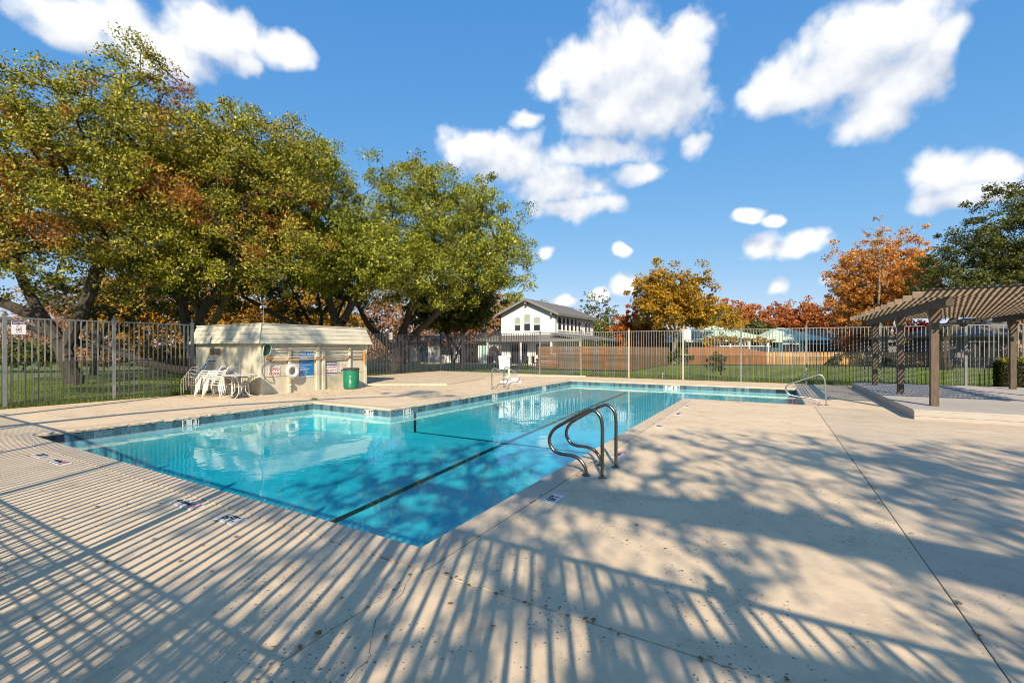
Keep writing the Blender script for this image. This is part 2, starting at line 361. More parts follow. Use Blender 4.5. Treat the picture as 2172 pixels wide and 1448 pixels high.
# ------------------------------------------------------------------ ground, deck, pool
POOL = [(0, 0), (-9.45, 0), (-9.45, 5.95), (-6.3, 5.95), (-6.3, 18.3), (3.25, 18.3), (3.25, 12.35), (0, 12.35)]
def offset_poly(poly, w):
    n = len(poly); out = []
    for i in range(n):
        p0, p1, p2 = Vector(poly[i - 1]), Vector(poly[i]), Vector(poly[(i + 1) % n])
        a, b = (p1 - p0).normalized(), (p2 - p1).normalized()
        na, nb = Vector((-a.y, a.x)), Vector((-b.y, b.x))      # polygon runs clockwise: left normal points out
        out.append(tuple(p1 + na * w + nb * w))
    return out
def in_hole(s, t, w):
    return (-9.45 - w < s < -6.3 - w and -w < t < 5.95 + w) or (-6.3 - w - 1e-6 < s < w and -w < t < 18.3 + w) or (w - 1e-6 < s < 3.25 + w and 12.35 - w < t < 18.3 + w)
def sheet(name, m, sb, tb, z, w):
    mb = MB()
    for i in range(len(sb) - 1):
        for j in range(len(tb) - 1):
            if in_hole((sb[i] + sb[i + 1]) / 2, (tb[j] + tb[j + 1]) / 2, w): continue
            mb.add([(sb[i], tb[j], z), (sb[i + 1], tb[j], z), (sb[i + 1], tb[j + 1], z), (sb[i], tb[j + 1], z)], [(0, 1, 2, 3)])
    return struct(mb.obj(name, m, None, W(0, 0), (0, 0, ROT)))
w = .2
sheet('lawn', M['lawn'], [-900, -9.45 - w, -6.3 - w, w, 3.25 + w, 900], [-900, -w, 5.95 + w, 12.35 - w, 18.3 + w, 1500], -.075, w)
w = .22
sheet('deck_base', M['dark'], [-15.35, -9.45 - w, -6.3 - w, w, 3.25 + w, 13.9], [-3.8, -w, 5.95 + w, 12.35 - w, 18.3 + w, 21.25], -.008, w)
deck = struct(link('pool_deck', None, None, W(0, 0), (0, 0, ROT)))
SL = [(-15.4, -9.0, -3.85, -.27, 0), (-9.0, -4.4, -3.85, -.27, 0), (-4.4, .26, -3.85, -.27, 0), (.26, 3.42, -3.85, -.25, 0), (3.42, 8.6, -3.85, 2.2, 1), (8.6, 14, -3.85, 2.2, 1),
      (-15.4, -9.72, -.27, 6.22, 0), (-15.4, -6.57, 6.22, 11.2, 0), (-12.6, -6.57, 11.2, 18.57, 0), (-17.0, -12.6, 11.2, 18.57, 0),
      (-17., -6.57, 18.57, 21.3, 0), (-6.57, 3.52, 18.57, 21.3, 0), (.27, 3.42, -.25, 6.4, 0), (.27, 3.42, 6.4, 12.08, 0),
      (3.42, 8.6, 2.2, 9.2, 1), (8.6, 14, 2.2, 9.2, 1), (3.42, 14, 9.2, 12.08, 1), (3.52, 14, 12.08, 21.3, 0)]
for a, b, c, d, k in SL:
    g = .0035
    MB().bev(a + g, b - g, c + g, d - g, -.12, 0., .003).obj('deck_slab', M['deck2' if k else 'deck'], deck)
struct(deck)
pool = struct(link('swimming_pool', None, None, W(0, 0), (0, 0, ROT)))
DT = [(0, 1.12), (5.95, .80), (12.35, .56), (18.3, .40)]
def depth(t): return float(np.interp(t, [a for a, _ in DT], [b for _, b in DT]))
mb = MB()
def floor_rect(s0, s1, t0, t1): mb.add([(s0, t0, -depth(t0)), (s1, t0, -depth(t0)), (s1, t1, -depth(t1)), (s0, t1, -depth(t1))], [(0, 1, 2, 3)])
floor_rect(-9.45, -6.3, 0, 5.95)
for a, b in ((0, 5.95), (5.95, 12.35), (12.35, 18.3)): floor_rect(-6.3, 0, a, b)
floor_rect(0, 3.25, 12.35, 18.3)
for i in range(8):
    (s0, t0), (s1, t1) = POOL[i], POOL[(i + 1) % 8]
    cuts = sorted({t0, t1} | {x for x, _ in DT if min(t0, t1) < x < max(t0, t1)}, reverse=t1 < t0) if t0 != t1 else [t0, t1]
    for k in range(len(cuts) - 1):
        a, b = cuts[k], cuts[k + 1]
        sa, sb_ = (s0, s1)
        mb.add([(sa, a, -.06), (sb_, b, -.06), (sb_, b, -depth(b)), (sa, a, -depth(a))], [(0, 1, 2, 3)])
mb.obj('basin', M['plaster'], pool)
# dark guide lines laid on the pool floor
mb = MB()
for a, b in ((.35, 5.95), (5.95, 12.35), (12.35, 17.6)):
    za, zb = -depth(a) + .006, -depth(b) + .006
    mb.add([(-3.38, a, za), (-3.24, a, za), (-3.24, b, zb), (-3.38, b, zb)], [(0, 1, 2, 3)])
mb.obj('lane_line', M['tiledark'], pool)
mb = MB(); z = -depth(6.9) + .005
mb.add([(-6.28, 6.84, z), (-.02, 6.84, z), (-.02, 6.94, z), (-6.28, 6.94, z)], [(0, 1, 2, 3)])
mb.add([(-6.294, 6.84, z), (-6.294, 6.94, z), (-6.294, 6.94, -.22), (-6.294, 6.84, -.22)], [(0, 1, 2, 3)])
mb.obj('depth_line', M['tiledark'], pool)
# steps in the shallow bay
for k in range(2):
    MB().bev(2.45 + .4 * k, 3.24, 12.4, 14.6, -.6, -.40 + .1 * k, .02).obj('entry_step', M['plaster'], pool)
# coping pieces with a hand-broken inner face
OUT = offset_poly(POOL, .265); INN = offset_poly(POOL, -.03); MID = offset_poly(POOL, .0)
for i in range(8):
    a0, a1, b0, b1 = Vector(INN[i]), Vector(INN[(i + 1) % 8]), Vector(OUT[i]), Vector(OUT[(i + 1) % 8])
    L = (a1 - a0).length; npc = max(1, round(L / 3.1))
    rough = i in (1, 3)
    for k in range(npc):
        f0, f1 = k / npc, (k + 1) / npc
        g = .004 / L
        if k: f0 += g
        if k < npc - 1: f1 -= g
        n = max(2, int(L * (f1 - f0) / .06)); vs = []; fs = []
        for q in range(n + 1):
            f = f0 + (f1 - f0) * q / n
            pi, po = a0.lerp(a1, f), b0.lerp(b1, f); d = (po - pi); dn = d.normalized()
            j = (lambda s: random.uniform(-s, s)) if rough else (lambda s: random.uniform(-s, s) * .15)
            prof = [(po, -.07), (po, .004), (pi + dn * (.035 + j(.008)), .006), (pi + dn * (.012 + j(.012)), -.006 + j(.006)), (pi + dn * (.004 + j(.014)), -.032 + j(.01)), (pi + dn * (.012 + j(.012)), -.062), (pi + dn * .09, -.068)]
            vs += [(p.x, p.y, zz) for p, zz in prof]
        for q in range(n):
            for c in range(6): fs.append((q * 7 + c, q * 7 + c + 1, q * 7 + c + 8, q * 7 + c + 7))
        fs += [tuple(range(7)), tuple(range(n * 7 + 6, n * 7 - 1, -1))]
        MB().add(vs, fs).obj('coping', M['coping'], pool)
# waterline tiles: one object each where the camera can see them
tl = MB().bev(-.0735, .0735, -.0735, .0735, 0, .009, .003).mesh('tile', M['tile'])
hidden = MB()
for i in range(8):
    p0, p1 = Vector(POOL[i]), Vector(POOL[(i + 1) % 8]); L = (p1 - p0).length; n = round(L / .1525); d = (p1 - p0) / n
    inward = Vector((d.y, -d.x)).normalized()
    ang = math.atan2(inward.y, inward.x)
    for k in range(n):
        c = p0 + d * (k + .5)
        if i in (1, 2, 3, 4, 5):
            if i == 4 and abs(c.x + 1.47) < .33 and False: continue
            o = link('tile', tl, pool, (c.x, c.y, -.145), (R(90), 0, ang + R(90)))
        else:
            m4 = Matrix.Translation((c.x, c.y, -.145)) @ Euler((R(90), 0, ang + R(90))).to_matrix().to_4x4()
            hidden.box(-.0735, .0735, -.0735, .0735, 0, .009, m4)
stuff(hidden.obj('tile_rows', M['tile'], pool))
mb = MB()
for i in range(8):
    p0, p1 = Vector(POOL[i]), Vector(POOL[(i + 1) % 8]); d = (p1 - p0).normalized(); nv = Vector((d.y, -d.x)) * .003
    mb.add([(p0.x + nv.x, p0.y + nv.y, -.235), (p1.x + nv.x, p1.y + nv.y, -.235), (p1.x + nv.x, p1.y + nv.y, -.065), (p0.x + nv.x, p0.y + nv.y, -.065)], [(0, 1, 2, 3)])
mb.obj('tile_grout', pm('grout', (.42, .44, .43), rough=.9), pool)
# skimmer mouths
for (s, t, ax) in ((-9.45, .30, 0), (2.72, 18.3, 1)):
    m_ = MB()
    if ax == 0: m_.box(s - .02, s + .014, t - .17, t + .17, -.2, -.075)
    else: m_.box(s - .17, s + .17, t - .014, t + .02, -.2, -.075)
    m_.obj('skimmer_mouth', M['tiledark'], pool)
wp = offset_poly(POOL, .05)
# the water is a closed body (faces built from rectangles so that no n-gon is concave)
mb = MB(); WZ = -.205; n = 8
vs = [(x, y, WZ) for x, y in wp] + [(x, y, -1.5) for x, y in wp]
ss = [wp[1][0], wp[3][0], wp[0][0], wp[5][0]]; ts = [wp[0][1], wp[2][1], wp[7][1], wp[4][1]]
fs = [(i, i + 8, (i + 1) % 8 + 8, (i + 1) % 8) for i in range(8)]
import bmesh
bm = bmesh.new(); bv = [bm.verts.new(v) for v in vs]
for f in fs: bm.faces.new([bv[i] for i in f])
top = bm.faces.new([bv[i] for i in range(7, -1, -1)]); bot = bm.faces.new([bv[i] for i in range(8, 16)])
bmesh.ops.triangulate(bm, faces=[top, bot]); bmesh.ops.recalc_face_normals(bm, faces=bm.faces)
me = bpy.data.meshes.new('water'); bm.to_mesh(me); bm.free(); me.materials.append(M['water'])
struct(link('water', me, None, W(0, 0), (0, 0, ROT)))
# raised slab by the back corner
mb = MB(); poly = [(-12.62, 10.9), (-9.7, 12.65), (-10.55, 17.0), (-10.3, 19.9), (-8.0, 20.3), (-6.6, 21.12), (-16.95, 21.12), (-16.95, 10.9)]
mb.prism(poly, -.05, .06); rs = struct(mb.obj('raised_slab', M['slab'], None, W(0, 0), (0, 0, ROT)))

# depth markers and warnings set into deck and waterline
def floor_marker(s, t, txt, rz, wd, hg, label, size=.14, bars=False, ring=False):
    th = thing('depth_marker', label, 'marker', W(s, t, .0), ROT + rz, 'pool depth and diving markers')
    MB().bev(-wd / 2, wd / 2, -hg / 2, hg / 2, -.01, .010, .003).obj('plate', M['tilewhite'], th)
    if txt: link('lettering', text_mesh(txt, size, M['black'], bold=.004, sx=.85), th, ((-.07 if ring else 0), 0, .0125))
    if ring:
        a = [(.0 + wd / 2 - .075 + .05 * math.cos(x), .05 * math.sin(x), .012) for x in np.linspace(0, 2 * math.pi, 18)[:-1]]
        m_ = MB().tube(a, .0035, 4, closed=True); q = wd / 2 - .075
        m_.tube([(q - .035, .035, .012), (q + .035, -.035, .012)], .0035, 4); m_.obj('symbol', M['red'], th)
    return th
floor_marker(-1.95, -.42, '6FT.', 0, .29, .15, 'white 6FT. plate in the near deck edge, front of the pool', .135)
floor_marker(-2.75, -.42, 'NO DIVING', 0, .42, .14, 'white NO DIVING plate with red ring, left of the front 6FT. plate', .062, ring=True)
floor_marker(-6.2, -.45, 'NO DIVING', 0, .42, .14, 'striped-shadow NO DIVING plate near the left pool corner', .062, ring=True)
floor_marker(-6.95, -.45, '8FT.', 0, .29, .15, 'depth plate furthest left on the near deck', .135)
floor_marker(.42, 1.60, '6FT', R(90), .29, .15, 'white 6FT plate on right deck before the bronze handrails', .135)
floor_marker(.44, 3.92, 'NO DIVING', R(90), .42, .14, 'white NO DIVING plate just behind the bronze handrails', .062, ring=True)
floor_marker(.44, 6.72, '5FT', R(90), .29, .15, 'depth plate midway along the right pool edge', .135)
floor_marker(.46, 8.75, 'NO DIVING', R(90), .42, .14, 'faded NO DIVING plate on the right deck past midway', .062, ring=True)
floor_marker(.42, 10.3, '4FT', R(90), .29, .15, 'furthest depth plate on the right deck by the pool bay', .135)
def wall_marker(s, t, rz, txt, wd, label):
    th = thing('waterline_marker', label, 'marker', W(s, t, -.15), ROT + rz, 'depth markers in the waterline tiles')
    n = len(txt); k = wd / n
    for i, ch in enumerate(txt):
        x = -wd / 2 + k * (i + .5)
        MB().bev(x - k / 2 + .003, x + k / 2 - .003, -.075, .075, 0, .016, .003).obj('tile', M['tilewhite'], th, (0, 0, 0), (R(90), 0, 0))
        if ch != ' ': link('lettering', text_mesh(ch, .15, M['black'], bold=.004, sx=.8), th, (x, -.0185, 0), (R(90), 0, 0))
wall_marker(-9.447, 2.67, R(90), '8 FT', .36, '8 FT tiles on the left waterline below the chairs')
wall_marker(-7.1, 5.947, 0, '8 FT', .36, '8 FT tiles on the notch wall facing the camera')
wall_marker(-6.297, 6.60, R(90), '5 FT', .36, '5 FT tiles just beyond the notch corner')
wall_marker(-6.297, 11.1, R(90), '4 FT', .36, 'small white depth tiles below the pool lift rails')
wall_marker(-6.297, 15.2, R(90), '3 FT', .36, 'furthest white depth tiles on the left long waterline')
wall_marker(-1.47, 18.297, 0, '3 FT 6 IN', .72, '3 FT 6 IN tiles along the far waterline')

# ------------------------------------------------------------------ fences
FH = 2.42
def post_meshes(h, m, k=.04):
    p = MB().box(-k, k, -k, k, -.05, h + .05).mesh('post', m)
    c = MB().box(-k - .012, k + .012, -k - .012, k + .012, h + .05, h + .07)
    c.lathe([(.03, 0), (.014, .015), (.014, .03), (.03, .045), (.036, .062), (.030, .08), (.012, .095)], 10, (0, 0, h + .07))
    return p, c.mesh('post_cap', m)
def fence(label, p0, p1, posts, m, h=FH, net=True, visible=True, tan=None, z0=0., netm=None, pitch=.128, pk=.0135):
    a, b = W(*p0), W(*p1); d = b - a; L = d.length; rz = math.atan2(d.y, d.x)
    root = thing('metal_fence', label, 'fence', (a.x, a.y, z0), rz, 'metal picket fence around the pool')
    pmesh, cmesh = post_meshes(h, m); tp, tcp = post_meshes(h, M['tanpost']) if tan is not None else (None, None)
    pk_mesh = MB().box(-pk, pk, -pk, pk, .03, h - .035).mesh('picket', m)
    MB().box(0, L, -.02, .02, h - .035, h).obj('top_rail', m, root)
    joined = MB()
    for i, x in enumerate(posts):
        t_ = tan is not None and i in tan
        o = link('post', tp if t_ else pmesh, root, (x, 0, 0)); link('cap', tcp if t_ else cmesh, o)
    ends = list(posts)
    if ends[0] > .3: ends = [0.] + ends
    if ends[-1] < L - .3: ends = ends + [L]
    for x0, x1 in zip(ends[:-1], ends[1:]):
        n = max(1, round((x1 - x0) / pitch)) - 1
        for k in range(1, n + 1):
            x = x0 + (x1 - x0) * k / (n + 1)
            if visible: link('picket', pk_mesh, root, (x, 0, 0))
            else: joined.box(x - pk, x + pk, -pk, pk, .03, h - .035)
        if net:
            nb = MB(); top = 1.22; e = .0035 if visible else .0075; cell = .05 if visible else .07; yy = -.026
            nz = int(top / cell)
            for q in range(nz + 1):
                zz = .02 + q * cell; ee = e * (1.8 if q == nz else 1)
                nb.add([(x0, yy, zz - ee), (x1, yy, zz - ee), (x1, yy, zz + ee), (x0, yy, zz + ee), (x0, yy - 2 * ee, zz), (x1, yy - 2 * ee, zz)], [(0, 1, 2, 3), (0, 4, 5, 1), (3, 2, 5, 4)])
            nx = int((x1 - x0) / cell)
            for q in range(nx + 1):
                xx = x0 + q * cell
                nb.add([(xx - e, yy, .02), (xx + e, yy, .02), (xx + e, yy, top), (xx - e, yy, top), (xx, yy - 2 * e, .02), (xx, yy - 2 * e, top)], [(0, 1, 2, 3), (0, 4, 1), (0, 3, 5, 4), (1, 4, 5, 2)])
            stuff(nb.obj('netting', M['net'], root))
    if not visible: stuff(joined.obj('pickets', m, root))
    return root
fence('grey picket fence with netting on the left, before the oaks', (-15.1, -3.05), (-15.1, 5.34), [1.0, 3.91, 6.19, 8.35], M['fence'])
fence('grey picket fence beside the pool house, coloured dark for oak shade', (-17., 11.0), (-17., 21.2), [0.05, 2.7, 5.32, 8.02], M['fence_shade'], h=2.35, net=False, z0=.06, pitch=.115)
fence('dark picket fence at the back left corner, behind the pool lift', (-17., 21.2), (-9.5, 21.2), [.05, 1.9, 4.72], M['fence_shade'], h=2.45, net=False, z0=.05, pitch=.12)
fence('long grey picket fence with netting along the far lawn', (-9.5, 21.2), (14.5, 21.2), [0.02, 2.6, 5.3, 8.04, 10.64, 13.23, 15.81, 18.42, 21.0, 23.6], M['fence'], h=2.50, tan=(2, 3))
fence('grey picket fence directly behind the camera', (-15.1, -3.08), (14.2, -3.08), [x * 2.63 + .6 for x in range(12)], M['fence'], visible=False)

# ------------------------------------------------------------------ signs
def sign(name, label, loc, rz, wd, hg, m, cat='sign'):
    th = thing(name, label, cat, loc, rz); MB().bev(-wd / 2, wd / 2, -hg / 2, hg / 2, 0, .008, .002).obj('board', m, th, None, (R(90), 0, 0)); return th
def put(th, me, x, z, y=-.0105): return link('lettering', me, th, (x, y, z), (R(90), 0, 0))
def panel(th, x0, x1, z0, z1, m, name='print_panel', y=-.0095): return MB().box(x0, x1, y, y + .001, z0, z1).obj(name, m, th)
def bars(th, m, x0, z0, rows, dz, wd, h=.012, name='fine_print'):
    mb = MB()
    for i in range(rows):
        x = x0
        xe = x0 + wd * random.uniform(.45, 1.)
        while x < xe:
            q = random.uniform(.012, .05); mb.box(x, min(x + q, xe), -.0108, -.0098, z0 - i * dz, z0 - i * dz + h); x += q + .008
    return mb.obj(name, m, th)
def prohibition(th, x, z, r, m):
    a = [(x + r * math.cos(q), -.0105, z + r * math.sin(q)) for q in np.linspace(0, 2 * math.pi, 20)[:-1]]
    mb = MB().tube(a, r * .09, 4, closed=True); mb.tube([(x - r * .7, -.0105, z + r * .7), (x + r * .7, -.0105, z - r * .7)], r * .09, 4); return mb.obj('symbol', m, th)
s = sign('notice_sign', 'NOTICE sign with red ring on the left fence', W(-15.02, 1.10, 2.14), ROT + R(90), .27, .34, M['white'])
panel(s, -.13, .13, .09, .165, M['navy']); put(s, text_mesh('NOTICE', .06, M['white'], bold=.001), 0, .127); prohibition(s, 0, .03, .045, M['red'])
put(s, text_mesh('NO', .075, M['black'], bold=.002), 0, -.055); put(s, text_mesh('GLASS', .04, M['black']), 0, -.115)
s = sign('telephone_sign', 'small white sign on the far fence beside the tan post', W(-1.25, 21.14, 2.26), ROT, .30, .50, M['white'])
put(s, text_mesh('C', .16, M['navy'], bold=.003), 0, .12); bars(s, M['red'], -.12, -.03, 5, .05, .22, .022)
s = sign('gate_sign', 'narrow white notice on the dark fence post by the pool house', W(-16.93, 16.6, 2.30), ROT + R(90), .22, .42, M['white'])
bars(s, M['black'], -.09, .15, 8, .042, .17, .014)

# ------------------------------------------------------------------ pool house
SH = (-12.6, 6.23)
shed = thing('pool_house', 'cream pool house with slanted board roof and poles on its wall', 'shed', W(*SH), ROT)
LX, LY = 4.24, 4.62
MB().box(-LX + .01, -.03, .03, LY - .01, -.03, 1.84).obj('wall_core', M['dark'], shed)
for k in range(23):
    y0 = k * LY / 23; MB().bev(-.028, 0, y0 + .002, y0 + LY / 23 - .002, 0.0, 1.84, .002).obj('siding_board', M['siding'], shed)
for k in range(21):
    x0 = -LX + k * (LX - .03) / 21; MB().bev(x0 + .002, x0 + (LX - .03) / 21 - .002, 0, .028, 0.0, 1.84, .002).obj('siding_board', M['siding'], shed)
MB().box(-.12, .012, -.016, -.002, 0, 1.8).box(.002, .018, -.002, .12, 0, 1.8).obj('corner_trim', M['trim'], shed)
MB().box(.002, .02, LY - .12, LY, 0, 1.8).obj('corner_trim', M['trim'], shed)
MB().box(.001, .006, .12, LY - .12, .60, .608).obj('panel_seam', M['dark'], shed)
ztop, zeav, oh = 2.42, 1.76, .17
def mans(f):   # outline of the slanted roof at fraction f from eave to top
    q = oh + (-.03 - oh) * f; return (-LX - q, q, -q, LY + q, zeav + (ztop - zeav) * f)
nb = 4
for side in range(4):
    for k in range(nb):
        a = mans(k / nb); b = mans((k + 1) / nb); o = .014
        def corner(r, i, e): return ((r[0], r[2]), (r[1], r[2]), (r[1], r[3]), (r[0], r[3]))[i]
        nrm = ((0, -1), (1, 0), (0, 1), (-1, 0))[side]
        (xa0, ya0), (xa1, ya1) = corner(a, side, 0), corner(a, (side + 1) % 4, 0)
        (xb0, yb0), (xb1, yb1) = corner(b, side, 0), corner(b, (side + 1) % 4, 0)
        ox, oy = nrm[0] * o, nrm[1] * o
        vs = [(xa0 + ox, ya0 + oy, a[4]), (xa1 + ox, ya1 + oy, a[4]), (xb1, yb1, b[4] - .002), (xb0, yb0, b[4] - .002),
              (xa0 - ox, ya0 - oy, a[4] + .001), (xa1 - ox, ya1 - oy, a[4] + .001), (xb1 - 2 * ox, yb1 - 2 * oy, b[4] - .002), (xb0 - 2 * ox, yb0 - 2 * oy, b[4] - .002)]
        MB().add(vs, [(0, 1, 2, 3), (7, 6, 5, 4), (0, 4, 5, 1), (3, 2, 6, 7), (1, 5, 6, 2), (0, 3, 7, 4)]).obj('roof_board', M['siding'], shed)
a = mans(1.); MB().box(a[0] - .03, a[1] + .03, a[2] - .03, a[3] + .03, ztop, ztop + .035).obj('roof_cap', M['trim'], shed)
a = mans(0.); MB().box(a[0] + .02, a[1] - .02, a[2] + .02, a[3] - .02, zeav - .005, zeav + .02).obj('soffit', M['trim'], shed)
e0, e1 = mans(0), mans(1)
MB().tube([(e0[1] + .012, e0[2] - .012, e0[4]), (e1[1] + .008, e1[2] - .008, e1[4])], .035, 6).obj('corner_trim', M['trim'], shed)
for y0, y1, z1 in ((.98, 1.08, 1.66), (2.12, 2.25, 1.66), (2.39, 2.51, 1.66)): MB().bev(.001, .075, y0, y1, 0, z1, .006).obj('batten', M['trim'], shed)
MB().bev(.001, .075, 3.64, 3.74, .0, 1.66, .006).obj('batten', M['trim'], shed)
for y0, y1, z0, z1 in ((1.09, 1.40, 1.18, 1.46), (3.10, 3.42, 1.22, 1.44)):
    v = MB().box(.001, .006, y0, y1, z0, z1).obj('vent', M['black'], shed)
    for k in range(5):
        zz = z0 + (k + .5) * (z1 - z0) / 5; MB().add([(.006, y0, zz + .02), (.006, y1, zz + .02), (.022, y1, zz - .012), (.022, y0, zz - .012), (.006, y0, zz + .014), (.006, y1, zz + .014), (.022, y1, zz - .018), (.022, y0, zz - .018)], [(0, 1, 2, 3), (7, 6, 5, 4), (3, 2, 6, 7), (0, 3, 7, 4), (1, 5, 6, 2)]).obj('louvre', M['trim'], v)
v = MB().box(-3.17, -2.49, -.014, -.003, 1.36, 1.58).obj('wall_opening', M['glass'], shed)
MB().box(-3.2, -2.46, -.02, -.002, 1.58, 1.61).box(-3.2, -2.46, -.02, -.002, 1.33, 1.36).box(-3.2, -3.17, -.02, -.002, 1.36, 1.58).box(-2.49, -2.46, -.02, -.002, 1.36, 1.58).obj('frame', M['cedar'], v)
def SHW(x, y, z): return W(SH[0] + x, SH[1] + y, z)
fr = ROT + R(90)      # things hung on the pool-side wall face +s
s = sign('no_diving_sign', 'NO DIVING sign in red letters on the pool house', SHW(.004, .49, .79), fr, .42, .34, M['white'])
prohibition(s, -.13, .075, .062, M['red']); put(s, text_mesh('NO', .15, M['red'], bold=.004), .07, .075); put(s, text_mesh('DIVING', .125, M['red'], bold=.004), 0, -.09)
s = sign('pool_rules_sign', 'tall blue POOL RULES board on the pool house', SHW(.004, 1.745, .99), fr, .60, .95, M['blue'])
put(s, text_mesh('POOL RULES', .105, M['white'], bold=.004), 0, .39); bars(s, M['white'], -.26, .30, 3, .03, .52)
for z_ in (.14, .06, -.02, -.09, -.15, -.18, -.21, -.29, -.345, -.40): bars(s, M['white'], -.26, z_, 1, .05, random.choice((.2, .35, .5)))
panel(s, -.295, .295, -.47, -.42, M['white'])
s = sign('warning_sign', 'WARNING NO LIFEGUARD ON DUTY sign on the pool house', SHW(.004, 2.795, .82), fr, .58, .50, M['white'])
panel(s, -.285, .285, .10, .245, M['navy']); put(s, text_mesh('WARNING', .12, M['white'], bold=.004), 0, .17)
put(s, text_mesh('NO LIFEGUARD', .078, M['red'], bold=.003), 0, .03); put(s, text_mesh('ON DUTY', .105, M['red'], bold=.003), 0, -.10); panel(s, -.285, .285, -.22, -.18, M['navy'])
s = sign('pet_sign', 'small square notice with red ring above the green bin', SHW(.004, 3.385, .84), fr, .23, .32, M['white'])
prohibition(s, 0, .06, .075, M['red']); bars(s, M['red'], -.09, -.07, 1, .04, .18, .022); panel(s, -.11, .11, -.155, -.10, M['blue'])
# life ring
lr = thing('life_ring', 'white life ring hanging on the pool house wall', 'life ring', SHW(.17, 1.06, .52), fr)
MB().tube([(.19 * math.cos(q), 0, .255 + .19 * math.sin(q)) for q in np.linspace(0, 2 * math.pi, 33)[:-1]], .068, 12, closed=True).obj('ring', M['plastic'], lr, smooth=True)
rp = []
for q in np.linspace(0, 2 * math.pi, 49)[:-1]:
    rr = .275 + .022 * math.cos(8 * q); rp.append((rr * math.cos(q), -.02, .255 + rr * math.sin(q)))
MB().tube(rp, .007, 5, closed=True).obj('rope', M['plastic'], lr)
MB().box(-.03, .03, .0, .16, .02, .10).box(-.03, .03, .0, .17, .40, .46).obj('bracket', M['rubber'], lr)
rb = thing('rope_float', 'red and white float dangling below the life ring', 'float', SHW(.13, 1.0, .24), fr)
MB().lathe([(.0, 0), (.045, .03), (.05, .06), (.03, .085)], 10).obj('white_half', M['plastic'], rb, smooth=True)
MB().lathe([(.03, .086), (.055, .11), (.05, .15), (.01, .19)], 10).obj('red_half', M['orange'], rb, smooth=True)
MB().tube([(0, 0, .185), (.01, 0, .3), (.03, .01, .42)], .008, 5).obj('cord', M['plastic'], rb)
# poles and tools on the wall hooks
def poleth(name, label, y0, z0, y1, z1, m, x=.10, r=.016):
    th = thing(name, label, 'pole', SHW(x, y0, z0), ROT); MB().tube([(0, 0, 0), (0, (y1 - y0) * .5, (z1 - z0) * .5 - .015), (0, y1 - y0, z1 - z0)], r, 8).obj('shaft', m, th, smooth=True); return th
p = poleth('skimmer_net', 'mint rimmed leaf net on a long pale pole', .30, 1.56, 4.4, 1.54, M['alu'])
net = [(0, -.28, -.16), (0, -.24, .13), (0, -.12, .20), (0, 0.0, .14), (0, .03, .0), (0, -.05, -.17), (0, -.16, -.25), (0, -.26, -.24)]
nn = []
for i in range(len(net)):
    a, b = Vector(net[i]), Vector(net[(i + 1) % len(net)]); nn += [tuple(a), tuple(a.lerp(b, .5))]
rim = MB().tube(nn, .016, 6, closed=True).obj('rim', M['mint'], p, smooth=True)
MB().add([(-.02, y, z) for _, y, z in net] + [(-.05, -.12, -.03)], [(i, (i + 1) % 8, 8) for i in range(8)]).obj('mesh_bag', M['net'], rim)
MB().tube([(0, .0, .0), (0, .12, .01)], .028, 8).obj('socket', M['alu'], p)
p = poleth('upper_pole', 'plain cream pole resting above the leaf net pole', .32, 1.63, 4.3, 1.61, M['trim'], .06, .022)
p = poleth('brush_pole', 'slim steel pole with orange brush at its right end', .30, 1.27, 4.38, 1.30, M['alu'], .11)
MB().bev(-.03, .05, 4.05, 4.13, -.28, .22, .015).obj('brush_head', M['orange'], p)
MB().tube([(0, -.17, -.01), (0, .06, 0)], .028, 8).obj('handle', M['orange'], p)
p = poleth('wooden_pole', 'thick tan wooden pole lowest on the pool house wall', .35, 1.17, 4.36, 1.24, M['cedar'], .085, .022)
h = thing('vacuum_hose', 'thin grey hose looping down the pool house corner', 'hose', SHW(.03, .1, .4), ROT)
MB().tube([(0, .28, .76), (0, .05, .70), (0, -.06, .55), (0, -.07, .38), (0, .02, .18), (0, .2, .03), (0, .33, -.01), (0, .36, .05), (0, .30, .2), (0, .22, .4), (0, .26, .6), (0, .40, .74)], .011, 6).obj('tube', M['fascia'], h, smooth=True)
lp = thing('roof_lamp', 'slim pole lamp on the pool house roof corner', 'lamp', SHW(-.02, .10, ztop + .03), ROT)
MB().tube([(0, 0, -.35), (.02, 0, .58)], .012, 6).obj('pole', M['alu'], lp)
MB().tube([(-.12, 0, .60), (.14, .0, .57)], .012, 6).obj('arm', M['alu'], lp)
for x in (-.12, .14):
    hd = MB().lathe([(.015, .04), (.03, .015), (.042, -.04), (.038, -.045)], 10, (x, 0, .56)).obj('lamp_head', M['alu'], lp)
# green bin
bn = thing('trash_bin', 'green perforated metal bin with dark rim by the pool house', 'bin', W(-11.92, 9.45), ROT)
MB().lathe([(.27, .02), (.275, .05), (.285, .4), (.29, .74), (.275, .74), (.26, .3), (.255, .05)], 28).obj('drum', M['green'], bn, smooth=False)
MB().lathe([(.285, .735), (.315, .74), (.32, .80), (.30, .815), (.24, .80), (.24, .745)], 28).obj('rim', M['rubber'], bn)
sm = MB().box(-.008, .008, -.003, .003, .06, .73).mesh('rib', M['green'])
for k in range(36):
    q = 2 * math.pi * k / 36; link('rib', sm, bn, (.288 * math.cos(q), .288 * math.sin(q), 0), (0, 0, q + R(90)))
pan = MB()
for i in range(9):
    for j in range(4): pan.tube([(.297 * math.cos(-.9 + j * .06), .297 * math.sin(-.9 + j * .06), .15 + i * .045), (.3 * math.cos(-.9 + j * .06), .3 * math.sin(-.9 + j * .06), .15 + i * .045)], .009, 6)
pan.obj('perforations', M['white'], bn)

